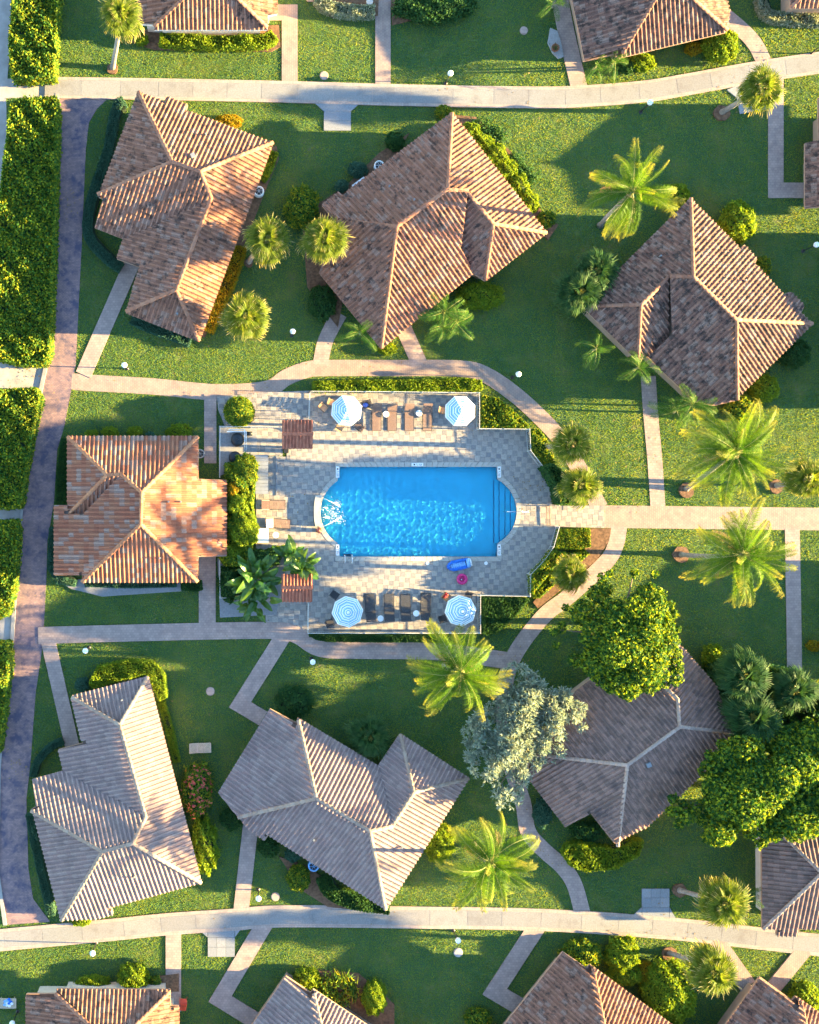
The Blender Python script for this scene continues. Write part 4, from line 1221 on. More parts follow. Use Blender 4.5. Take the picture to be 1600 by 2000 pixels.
def wob(P, seed, k=1.6):
    a = seed * 1.7
    return (np.sin(P[:, 0] * k + a) * np.cos(P[:, 1] * k * 1.2 - a) + .6 * np.sin(P[:, 0] * k * 2.3 - a * 2 + P[:, 1] * k * 1.7))

_seed = [0]
def hedge(label, px, h, mat='hedge', leaf=.2, dens=None, cat='hedge', name='hedge', group=None, bumpy=.12, tilt=.9):
    """clipped hedge over a pixel outline: leaves over a solid core coloured as the shade inside"""
    _seed[0] += 1
    poly = [tuple(W(x, y, h)[:2]) for x, y in px]
    c = np.array(poly).mean(0)
    root = empty(name, (c[0], c[1], 0), label, cat, group)
    core = [(x + (c[0] - x) * min(.25 / max(math.hypot(x - c[0], y - c[1]), .3), .3), y + (c[1] - y) * min(.25 / max(math.hypot(x - c[0], y - c[1]), .3), .3)) for x, y in poly]
    MB().prism(core, 0, h * .86 - bumpy * .5).build('shade_core', M['core'], root)
    A = area_of(poly); dens = dens or 2.6 / (leaf * leaf * .3)
    T = rand_in(poly, int(A * dens))
    z = h + bumpy * wob(T, _seed[0]) - np.abs(RNG.normal(0, leaf * .5, len(T))) + (RNG.random(len(T)) < .3) * RNG.random(len(T)) * leaf * 1.1
    P = np.c_[T, z]; Nn = np.c_[RNG.normal(0, tilt, (len(T), 2)) + (.35, 0), np.full(len(T), .6) + RNG.normal(0, .3, len(T))]
    # sides
    q = np.array(poly); nx = np.roll(q, -1, 0); L = np.hypot(*(nx - q).T); m = int(L.sum() * h * dens * .8)
    e = RNG.choice(len(q), m, p=L / L.sum()); t = RNG.random(m)[:, None]
    B = q[e] + (nx[e] - q[e]) * t
    s = 1.0 if signed_area(poly) > 0 else -1.0
    on = np.c_[(nx[e] - q[e])[:, 1], -(nx[e] - q[e])[:, 0]] * s; on /= np.maximum(np.linalg.norm(on, axis=1, keepdims=True), 1e-6)
    zz = h * (1 - RNG.random(m) ** 1.3 * .95); B = B + on * (RNG.normal(-.04, leaf * .35, m) - .10 * (zz / h) ** 4)[:, None]
    P = np.r_[P, np.c_[B, zz]]; Nn = np.r_[Nn, np.c_[on, np.full(m, .5)] + RNG.normal(0, tilt * .7, (m, 3))]
    V, F = leaves(P, Nn, RNG.uniform(.7, 1.25, len(P)) * leaf, .75)
    np_obj('foliage', V, F, M[mat], root)
    return root

def strip_hedge(label, pts, w, h, **kw):
    L, R = strip_sides(smooth_line(pts, 5), w)
    return hedge(label, L + R[::-1], h, **kw)

def bush(label, x, y, rx, ry=None, h=1.2, mat='hedge', leaf=.17, name='bush', cat='bush', group=None, lump=.10, ang=0.0, flowers=0):
    """rounded shrub: leaves over a lumpy dome"""
    _seed[0] += 1
    ry = ry or rx
    zc = h * .42
    c = W(x, y, h * .7); a, b2 = rx / S, ry / S
    root = empty(name, (c.x, c.y, 0), label, cat, group)
    MB().lathe((c.x, c.y, 0), [(a * .55, 0), (a * .82, h * .35), (a * .70, h * .65), (a * .4, h * .84), (.02, h * .88)], 14, sy=b2 / a).build('shade_core', M['core'], root, smooth=True)  # solid dark body painted as the shade behind the leaves
    n = int((2 * math.pi * a * b2 + math.pi * (a + b2) * h) * 2.4 / (leaf * leaf * .33))
    d = RNG.normal(size=(n, 3)); d /= np.linalg.norm(d, axis=1, keepdims=True)
    d = d[d[:, 2] > -.42]; n = len(d)
    k = 1 + lump * wob(d * 3.0, _seed[0], 1.5) - np.abs(RNG.normal(0, .07, n)) + (RNG.random(n) < .2) * RNG.random(n) * .12
    P = np.c_[c.x + d[:, 0] * a * k, c.y + d[:, 1] * b2 * k, np.maximum(zc + d[:, 2] * (h - zc) * k, .03)]
    V, F = leaves(P, d * .7 + RNG.normal(0, .7, (n, 3)), RNG.uniform(.7, 1.3, n) * leaf, .7)
    np_obj('foliage', V, F, M[mat], root)
    if flowers:
        m = RNG.choice(n, min(flowers, n), replace=False); m = m[d[m, 2] > .1]
        V, F = leaves(P[m] + d[m] * .07, d[m] + RNG.normal(0, .4, (len(m), 3)), .26, .9)
        np_obj('flowers', V, F, M['flower'], root, kind='stuff')
    return root

def tree(label, px, top, crown_bottom, base_px, mat='tree', leaf=.22, blob=(.6, 1.25), dens=1.0, name='tree', stretch=.62, nblob=None, trunk_r=.26, spiky=False):
    """broad tree: tapered trunk, limbs and clumps of leaves through the crown"""
    _seed[0] += 1
    zm = (top + crown_bottom) / 2
    poly = [tuple(W(x, y, zm)[:2]) for x, y in px]
    c = np.array(poly).mean(0); bp = W(*base_px)
    root = empty(name, bp, label, 'tree')
    A = area_of(poly); nb = nblob or int(A / .75)
    C = []; R_ = []
    q = np.array(poly)
    tries = 0
    while len(C) < nb and tries < 4000:
        tries += 1
        p = rand_in(poly, 1)
        if len(p) == 0: continue
        p = p[0]; r = random.uniform(*blob)
        # keep the clump inside the outline
        dmin = min(abs((b2 - a)[0] * (a - p)[1] - (b2 - a)[1] * (a - p)[0]) / max(np.hypot(*(b2 - a)), 1e-6) for a, b2 in zip(q, np.roll(q, -1, 0)))
        if dmin < r * .72: r = max(dmin / .72, blob[0] * .5); 
        edge = min(1.0, dmin / 2.6)
        z = crown_bottom + (top - crown_bottom) * (.25 + .6 * edge) * random.uniform(.75, 1.05)
        C.append((p[0], p[1], z)); R_.append(r)
    tb = MB(); tt = Vector((c[0], c[1], crown_bottom + .4))
    tb.tube([bp, bp.lerp(tt, .35) + Vector((.1, -.08, 0)), bp.lerp(tt, .7) + Vector((-.08, .1, 0)), tt], [trunk_r * 1.25, trunk_r, trunk_r * .8, trunk_r * .6], 9)
    tb.build('trunk', M['bark'], root, smooth=True)
    for i in range(0, len(C), max(1, len(C) // 14)):
        e = Vector(C[i]); s = bp.lerp(tt, random.uniform(.55, 1.0))
        MB().tube([s, s.lerp(e, .5) + Vector((random.uniform(-.3, .3), random.uniform(-.3, .3), .35)), e], [trunk_r * .45, trunk_r * .28, .03], 6).build('limb', M['bark'], root, smooth=True)
    PP = []; NN = []; DD = []
    for (x, y, z), r in zip(C, R_):
        n = int(4 * math.pi * r * r * dens * .9 / (leaf * leaf * .33))
        d = RNG.normal(size=(n, 3)); d /= np.linalg.norm(d, axis=1, keepdims=True)
        k = r * (1 - np.abs(RNG.normal(0, .16, n)) + .12 * wob(d * 3, _seed[0] + x, 1.8))
        DD.append(d + (0, 0, .3)); PP.append(np.array((x, y, z)) + d * k[:, None] * (1, 1, stretch)); NN.append(d * .7 + RNG.normal(0, .6, (n, 3)) + (0, 0, .25))
    P = np.concatenate(PP); Nn = np.concatenate(NN)
    if spiky: V, F = leaves(P, Nn, RNG.uniform(.6, 1.5, len(P)) * leaf, .30, along=np.concatenate(DD))
    else: V, F = leaves(P, Nn, RNG.uniform(.5, 1.5, len(P)) * leaf, .72)
    np_obj('crown', V, F, M[mat], root)
    return root

# --- palms
def fan_leaf(seed, droop, scale=1.0):
    rr = random.Random(seed); mb = MB(); v = []; f = []
    pl = .85
    mb.beam((0, 0, 0), (pl, 0, 0), .05, .02, 1)
    n = 27
    for i in range(n):
        a = math.radians(-125 + 250 * i / (n - 1)); L = (1.08 - .28 * abs(i / (n - 1) - .5) * 2) * rr.uniform(.72, 1.16)
        w = rr.uniform(.028, .045); d = Vector((math.cos(a), math.sin(a), 0)); s = Vector((-d.y, d.x, 0)); h = Vector((pl, 0, 0))
        zc = lambda t: .10 * math.sin(math.pi * min(t * 1.2, 1)) - droop * t * t * L
        m1 = h + d * L * .5 + Vector((0, 0, zc(.5))); tip = h + d * L * (1 - .18 * droop) + Vector((0, 0, zc(1)))
        m2 = h + d * L * .78 + Vector((0, 0, zc(.78)))
        mb.add([h, m1 - s * w + Vector((0, 0, .025)), m1 + s * w + Vector((0, 0, .025)), m2 - s * w * .7, m2 + s * w * .7, tip, m1], [(0, 1, 6), (0, 6, 2), (1, 3, 4, 2), (3, 5, 4)])
    return mb

def mesh_from(mb, name, mats):
    me = bpy.data.meshes.new(name); me.from_pydata(mb.v, [], mb.f)
    for m in mats: me.materials.append(m)
    if any(mb.mi): me.polygons.foreach_set('material_index', np.array(mb.mi, dtype=np.int32))
    me.update(); return me
FAN = {k: [mesh_from(fan_leaf(s, d), 'fan_leaf', [M[k], M['petiole']]) for s, d in ((1, .15), (2, .45), (3, .8))] for k in ('fan', 'fan_d')}

def trunk_of(root, base, top, r0, r1, bend=.25, rings=16):
    mb = MB(); pts = []; rad = []
    side = Vector((random.uniform(-1, 1), random.uniform(-1, 1), 0)) * bend
    for k in range(rings + 1):
        t = k / rings
        pts.append(base.lerp(top, t) + side * math.sin(math.pi * t)); rad.append((r0 + (r1 - r0) * t) * (1.45 if k == 0 else 1.0) * random.uniform(.95, 1.06))
    mb.tube(pts, rad, 10); return mb.build('trunk', M['trunk'], root, smooth=True)

def fan_palm(label, crown_px, base_px, z, r=44, nleaf=34, mat='fan', low=-48, name='fan_palm', group='fan palms'):
    cp = W(*crown_px, z); bp = W(*base_px) if base_px else Vector((cp.x, cp.y, 0))
    root = empty(name, bp, label, 'palm tree', group)
    trunk_of(root, bp, cp - Vector((0, 0, .15)), .21, .16, .12)
    sc0 = r / 24 / 1.9
    for i in range(nleaf):
        t = i / (nleaf - 1); el = math.radians(78 - (78 - low) * t ** .85 + random.uniform(-7, 7)); az = i * 2.39996 + random.uniform(-.2, .2)
        k = sc0 * (.75 + .3 * min(t * 2, 1)) * random.uniform(.82, 1.14)
        R = Matrix.Rotation(az, 4, 'Z') @ Matrix.Rotation(-el, 4, 'Y') @ Matrix.Rotation(random.uniform(-.4, .4), 4, 'X') @ Matrix.Scale(k, 4)
        R.translation = cp + Vector((0, 0, .25 * (1 - t)))
        inst('fan_leaf', random.choice(FAN[mat][0:2] if t < .5 else FAN[mat][1:3]), R, root)
    return root

def feather(seed, L, e0, bend, wid, npair, rib=.035, lat=0.0):
    """arching feather frond, x outwards"""
    rr = random.Random(seed); mb = MB(); pts = []; p = Vector((0, 0, 0)); n = 14
    dirs = []
    for k in range(n + 1):
        t = k / n; a = math.radians(e0 - bend * t ** 1.3); d = Vector((math.cos(a) * math.cos(lat * t), math.cos(a) * math.sin(lat * t), math.sin(a))); pts.append(p.copy()); dirs.append(d); p = p + d * (L / n)
    mb.tube(pts, [rib * (1 - .85 * k / n) for k in range(n + 1)], 5, mi=1)
    for i in range(npair):
        t = .14 + .86 * (i / (npair - 1)); fk = t * n; k = min(int(fk), n - 1); q = pts[k].lerp(pts[k + 1], fk - k); d = dirs[k]
        sv = Vector((-d.y, d.x, 0)).normalized(); up = d.cross(sv).normalized()
        if up.z < 0: up = -up
        for s in (-1, 1):
            ll = wid * (.35 + .65 * math.sin(math.pi * min(.12 + t * .86, 1)) ** .7) * rr.uniform(.85, 1.12)
            fw = .35 + .85 * t
            dd = (sv * s + d * fw + up * rr.uniform(-.15, .3)).normalized()
            if rr.random() < .06: continue
            mid = q + dd * ll * .5 + up * .04; tip = q + dd * ll * rr.uniform(.85, 1.0) - Vector((0, 0, ll * rr.uniform(.2, .85)))
            w = d * (.018 * wid / .8 + .003)
            mb.add([q - w * .6, q + w * .6, mid + w, mid - w, tip], [(0, 1, 2, 3), (3, 2, 4)])
    return mb
COCO = [[mesh_from(feather(s * 7 + v, 4.6 * (1 - .07 * (v % 2)), e + 8 * (v - 1), b2 + 10 * (1 - v), .82, 78, lat=(-.45, .15, .5)[v]), 'frond', [M['coco'], M['petiole']]) for v in range(3)] for s, e, b2 in ((1, 76, 35), (2, 55, 60), (3, 38, 75), (4, 20, 80), (5, 2, 75), (6, -25, 50))]
COCO_DRY = mesh_from(feather(99, 3.6, -35, 45, .7, 50, lat=.3), 'dry_frond', [M['dryf'], M['dryf']])
AREC = [[mesh_from(feather(s * 5 + v, 2.2, e, b2, .62, 34, .025, lat=(-.4, .4)[v]), 'frond', [M['arec'], M['petiole']]) for v in range(2)] for s, e, b2 in ((11, 75, 60), (12, 48, 80), (13, 22, 75), (14, 0, 60))]

def feather_palm(label, crown_px, base_px, z, nfr, meshes, scale=1.0, r0=.2, r1=.13, name='coconut_palm', group='coconut palms', coconuts=0, bend=.3, turn=0.0):
    cp = W(*crown_px, z); bp = W(*base_px) if base_px else Vector((cp.x, cp.y, 0))
    root = empty(name, bp, label, 'palm tree', group)
    trunk_of(root, bp, cp - Vector((0, 0, .1)), r0, r1, bend)
    for i in range(nfr):
        t = i / (nfr - 1); az = turn + i * 2.39996 + random.uniform(-.4, .4)
        me = random.choice(meshes[min(int(t * len(meshes)), len(meshes) - 1)])
        R = Matrix.Rotation(az, 4, 'Z') @ Matrix.Rotation(random.uniform(-.22, .22), 4, 'Y') @ Matrix.Rotation(random.uniform(-.6, .6), 4, 'X') @ Matrix.Scale(scale * random.uniform(.74, 1.1) * (.85 if t < .15 else 1), 4)
        R.translation = cp
        inst('frond', me, R, root)
    for i in range(3 if coconuts else 0):
        R = Matrix.Rotation(turn + i * 2.2, 4, 'Z') @ Matrix.Scale(random.uniform(.7, .95), 4); R.translation = cp; inst('dry_frond', COCO_DRY, R, root)
    for i in range(coconuts):
        a = i * 2.4; mb = MB(); mb.sphere(cp + Vector((math.cos(a) * .25, math.sin(a) * .25, -.22)), .12, 8, 6, sz=1.2); mb.build('coconut', M['petiole'], root, smooth=True)
    return root

def banana(label, x, y, n, h, L=1.7, spread=.5, name='banana_plant', turn=0.0):
    c = W(x, y, h * .8)
    root = empty(name, (c.x, c.y, 0), label, 'banana plant', 'banana plants by the pool')
    for i in range(3):
        a = i * 2.1; MB().tube([(c.x + math.cos(a) * .3, c.y + math.sin(a) * .3, 0), (c.x + math.cos(a) * .35, c.y + math.sin(a) * .35, h * .75)], [.11, .06], 8).build('stem', M['petiole'], root, smooth=True)
    for i in range(n):
        az = turn + i * 2.39996 + random.uniform(-.3, .3); el = math.radians(random.uniform(10, 75)); l = L * random.uniform(.75, 1.15); w = l * .20
        a0 = i % 3 * 2.1
        o0 = Vector((c.x + math.cos(a0) * .3 + math.cos(az) * random.uniform(0, spread), c.y + math.sin(a0) * .3 + math.sin(az) * random.uniform(0, spread), h * random.uniform(.55, .85)))
        mb = MB(); m = 9; p = o0.copy(); pts = []
        for k in range(m + 1):
            t = k / m; e = el - math.radians(75) * t ** 1.4; d = Vector((math.cos(az) * math.cos(e), math.sin(az) * math.cos(e), math.sin(e))); pts.append((p.copy(), d)); p = p + d * (l / m)
        v = []
        roll = random.uniform(-.6, .6)
        for k, (q, d) in enumerate(pts):
            t = k / m; ww = w * (math.sin(math.pi * (.08 + .92 * t) ** .8) ** .7 if t < 1 else .02); ww = max(ww, .02)
            s = d.cross(Vector((0, 0, 1))).normalized(); up = s.cross(d).normalized(); s2 = (s * math.cos(roll) + up * math.sin(roll)); u2 = (up * math.cos(roll) - s * math.sin(roll))
            v += [q - s2 * ww + u2 * ww * .35 * random.uniform(.6, 1.4), q, q + s2 * ww + u2 * ww * .35 * random.uniform(.6, 1.4)]
        f = []
        for k in range(m): f += [(3 * k, 3 * k + 1, 3 * k + 4, 3 * k + 3), (3 * k + 1, 3 * k + 2, 3 * k + 5, 3 * k + 4)]
        mb.add(v, f); mb.build('leaf', M['banana'], root)
    return root

def strappy(label, x, y, r, n=60, L=.8, mat='dark', name='strappy_plant', cat='plant', group=None, h=.5, ry=None):
    """clump of narrow arching leaves"""
    c = W(x, y, h); ry = ry or r
    root = empty(name, (c.x, c.y, 0), label, cat, group)
    mb = MB()
    for i in range(n):
        a = RNG.uniform(0, 6.283); q = math.sqrt(RNG.random()); o0 = Vector((c.x + math.cos(a) * q * r / S, c.y + math.sin(a) * q * ry / S, .05))
        az = RNG.uniform(0, 6.283); l = L * RNG.uniform(.7, 1.2); d = Vector((math.cos(az), math.sin(az), 0)); s = Vector((-d.y, d.x, 0)) * .035
        m1 = o0 + d * l * .35 + Vector((0, 0, h * RNG.uniform(.9, 1.3))); tip = o0 + d * l + Vector((0, 0, h * RNG.uniform(.3, .8)))
        mb.add([o0 - s, o0 + s, m1 + s, m1 - s, tip], [(0, 1, 2, 3), (3, 2, 4)])
    mb.build('leaves', M[mat], root); return root

# --- hedges
G = 'tall clipped hedges along the left edge'
hedge('tall leafy hedge in the top left corner', [(28, -40), (118, -40), (110, 60), (106, 148), (60, 152), (22, 150), (16, 80)], 1.7, leaf=.21, group=G, bumpy=.16)
hedge('longest tall hedge left of the upper brick road', [(20, 200), (40, 190), (110, 187), (113, 215), (106, 480), (97, 690), (88, 711), (40, 712), (-14, 700), (-14, 480), (8, 300)], 1.7, leaf=.21, group=G, bumpy=.16)
hedge('bright tall hedge at the left edge level with the pool house roof', [(-14, 760), (70, 757), (80, 775), (60, 868), (40, 990), (20, 994), (-14, 992)], 1.6, leaf=.21, group=G, bumpy=.16)
hedge('tall hedge at the left edge below the sand crossing by the pool house', [(-14, 1018), (32, 1016), (37, 1040), (28, 1150), (16, 1202), (-14, 1212)], 1.6, leaf=.21, group=G, bumpy=.16)
hedge('lowest tall hedge at the left edge', [(-14, 1257), (16, 1255), (20, 1290), (8, 1400), (-2, 1470), (-14, 1480)], 1.6, leaf=.21, group=G, bumpy=.16)
strip_hedge('grey green clipped hedge curving round the upper left bungalow', [(243, 196), (226, 214), (209, 300), (184, 370), (171, 430), (177, 468), (212, 506), (236, 522)], 20, .7, mat='teal', leaf=.09)
strip_hedge('low grey green hedge below the upper left bungalow', [(256, 622), (300, 642), (345, 657), (372, 668)], 20, .5, mat='teal', leaf=.10)
strip_hedge('yellow orange croton hedge right of the upper left bungalow', [(468, 480), (450, 540), (428, 590), (404, 645)], 28, .8, mat='croton', leaf=.16)
strip_hedge('small green bed hedge at the right corner of the upper left roof', [(536, 296), (524, 330), (512, 350)], 16, .6, mat='hedge_y', leaf=.13)
strip_hedge('yellow hedge under the top left eave', [(312, 74), (400, 80), (510, 78), (536, 66)], 24, .9, mat='hedge_y', leaf=.16)
bush('small yellow bush left of the yellow top hedge', 276, 75, 13, 12, .8, 'hedge_y', .14)
strip_hedge('cream variegated hedge at the top centre', [(622, -6), (640, 10), (680, 19), (732, 20)], 24, .8, mat='cream', leaf=.14)
strip_hedge('cream variegated hedge at the top right edge', [(1488, -6), (1500, 24), (1540, 34), (1620, 38)], 22, .7, mat='cream', leaf=.14)
bush('wide dark bush at the top edge right of the straight path', 850, 6, 78, 32, 1.9, 'dark', .2)
hedge('bright clipped hedge along the north pool fence', [(612, 744), (700, 742), (800, 741), (900, 738), (942, 742), (944, 760), (800, 763), (612, 764)], .9, mat='hedge_y', leaf=.14, bumpy=.07)
hedge('leafy shrub bed outside the north east corner of the pool', [(942, 772), (975, 778), (1005, 803), (1034, 830), (1034, 834), (942, 832)], .9, mat='hedge', leaf=.17)
hedge('narrow green hedge between the curving path and the east fence', [(1040, 838), (1056, 838), (1082, 880), (1084, 905), (1066, 905), (1042, 878)], 1.0, mat='hedge', leaf=.15)
hedge('dark tall shrubs between the east fence and two fan palms', [(1066, 912), (1082, 905), (1108, 925), (1118, 984), (1096, 984), (1088, 950)], 2.4, mat='dark', leaf=.15)
hedge('dark clipped hedge along the south pool fence', [(604, 1240), (730, 1241), (860, 1241), (864, 1254), (740, 1255), (640, 1254), (616, 1250)], .8, mat='dark', leaf=.10, bumpy=.05)
hedge('dark clipped hedge in the south east corner outside the pool fence', [(944, 1168), (1034, 1170), (1016, 1196), (985, 1226), (958, 1242), (944, 1240)], .9, mat='dark', leaf=.12, bumpy=.06)
hedge('square clipped green hedge below the pool gate', [(1092, 1034), (1153, 1032), (1155, 1068), (1130, 1073), (1084, 1072)], .9, mat='hedge', leaf=.10, bumpy=.05)
hedge('green shrubs outside the south east curve of the fence', [(1080, 1076), (1108, 1080), (1076, 1118), (1052, 1148), (1040, 1160), (1040, 1124), (1066, 1096)], 1.6, mat='hedge', leaf=.15)
hedge('dark hedge along the upper left wall of the pool house', [(118, 856), (134, 856), (134, 985), (108, 985), (110, 930)], .8, mat='dark', leaf=.1, bumpy=.05)
hedge('dark hedge along the lower left wall of the pool house', [(96, 1030), (108, 1030), (108, 1120), (150, 1134), (146, 1146), (110, 1140), (92, 1110)], .7, mat='teal', leaf=.1, bumpy=.05)
hedge('small dark box hedge at the lower right corner of the pool house', [(352, 1134), (394, 1134), (396, 1152), (384, 1156), (354, 1154)], .7, mat='dark', leaf=.09, bumpy=.05)
strip_hedge('low grey ground cover below the orange roof', [(165, 1141), (250, 1144), (345, 1142)], 10, .35, mat='teal', leaf=.09)
for k, (x, y, r) in enumerate(((178, 847, 13), (215, 843, 16), (263, 842, 15), (293, 848, 8), (350, 842, 24))):
    bush(('yellow green bush at the left end above the orange roof', 'second bush from the left above the orange roof', 'third bush from the left above the orange roof', 'tiny bush between bushes above the orange roof', 'wide bush at the right end above the orange roof')[k], x, y, r, r * .62, .8, 'hedge_y' if k != 3 else 'teal', .14, group='bushes above the orange roof')
bush('round clipped ball bush at the north west pool entrance', 467, 803, 29, 29, 1.9, 'hedge', .13, lump=.03)
hedge('bright yellow green hedge over the top of the lower left roof', [(173, 1335), (190, 1302), (250, 1289), (298, 1292), (322, 1318), (327, 1362), (312, 1370), (299, 1345), (286, 1318), (240, 1328), (180, 1345)], .9, mat='hedge_y', leaf=.14)
strip_hedge('thin dark hedge arching left of the lower left bungalow', [(122, 1448), (96, 1462), (72, 1490), (64, 1518)], 15, .6, mat='teal', leaf=.09)
strip_hedge('thin dark hedge down the left wall of the lower left bungalow', [(58, 1590), (68, 1650), (86, 1730), (100, 1790)], 17, .7, mat='teal', leaf=.09)
strip_hedge('pale ground cover strip right of the lower left bungalow', [(316, 1372), (330, 1420), (346, 1490)], 15, .4, mat='hedge_y', leaf=.1)
bush('small bush on the walkway edge below the lower left roof', 157, 1797, 20, 13, .7, 'hedge_y', .14)
bush('coral flowering bush right of the lower left bungalow', 384, 1545, 30, 52, 1.7, 'hedge', .2, name='flowering_bush', flowers=260)
bush('large leaved bright green bush below the coral flowers', 400, 1655, 26, 52, 1.7, 'hedge_y', .24, lump=.16)
bush('small grey green shrub at the top left corner of the lower left roof', 160, 1338, 14, 14, .8, 'teal', .1)
hedge('curved bright hedge below the shaded grey roof', [(1100, 1668), (1112, 1650), (1140, 1648), (1200, 1660), (1236, 1642), (1258, 1642), (1250, 1670), (1205, 1698), (1145, 1704), (1115, 1692)], 1.1, mat='hedge_y', leaf=.17)
strip_hedge('curved dark hedge under the bottom corner of the pinkish roof', [(632, 1716), (650, 1746), (700, 1764), (762, 1772)], 30, .9, mat='dark', leaf=.13)
for k, (x, y, rx, ry) in enumerate(((922, 258, 20, 20), (946, 282, 20, 20), (968, 302, 24, 24), (988, 332, 25, 26), (1012, 362, 22, 26), (1034, 394, 20, 22))):
    bush(('topmost', 'second', 'third', 'fourth', 'fifth', 'lowest')[k] + ' bright bush in the row along the right eave of the top centre roof', x, y, rx, ry, 1.1 + .1 * (k % 3), 'hedge_y', .17, group='bright bushes along the top centre roof', lump=.16)
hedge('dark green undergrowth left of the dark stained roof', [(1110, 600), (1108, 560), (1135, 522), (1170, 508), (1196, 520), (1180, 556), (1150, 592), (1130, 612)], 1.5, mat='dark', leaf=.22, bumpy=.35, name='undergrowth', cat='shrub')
hedge('leafy ground shrubs in the mulch bed outside the south east fence', [(1112, 1082), (1146, 1075), (1152, 1082), (1126, 1104), (1090, 1136), (1056, 1168), (1042, 1166), (1078, 1120)], .8, mat='hedge', leaf=.17, bumpy=.2)
hedge('yellow green climbing mass between the orange roof and the pool deck', [(440, 905), (480, 900), (500, 930), (494, 985), (498, 1040), (490, 1085), (500, 1104), (440, 1106), (446, 1040), (440, 960)], 1.4, mat='hedge', leaf=.17, bumpy=.5, name='climbing_shrub', cat='shrub')
hedge('dark green undergrowth below the three dark fan palms at right', [(1404, 1300), (1450, 1284), (1500, 1300), (1560, 1312), (1600, 1340), (1640, 1400), (1600, 1440), (1500, 1440), (1430, 1440), (1412, 1370)], 2.6, mat='dark', leaf=.28, bumpy=.5, name='undergrowth', cat='shrub')
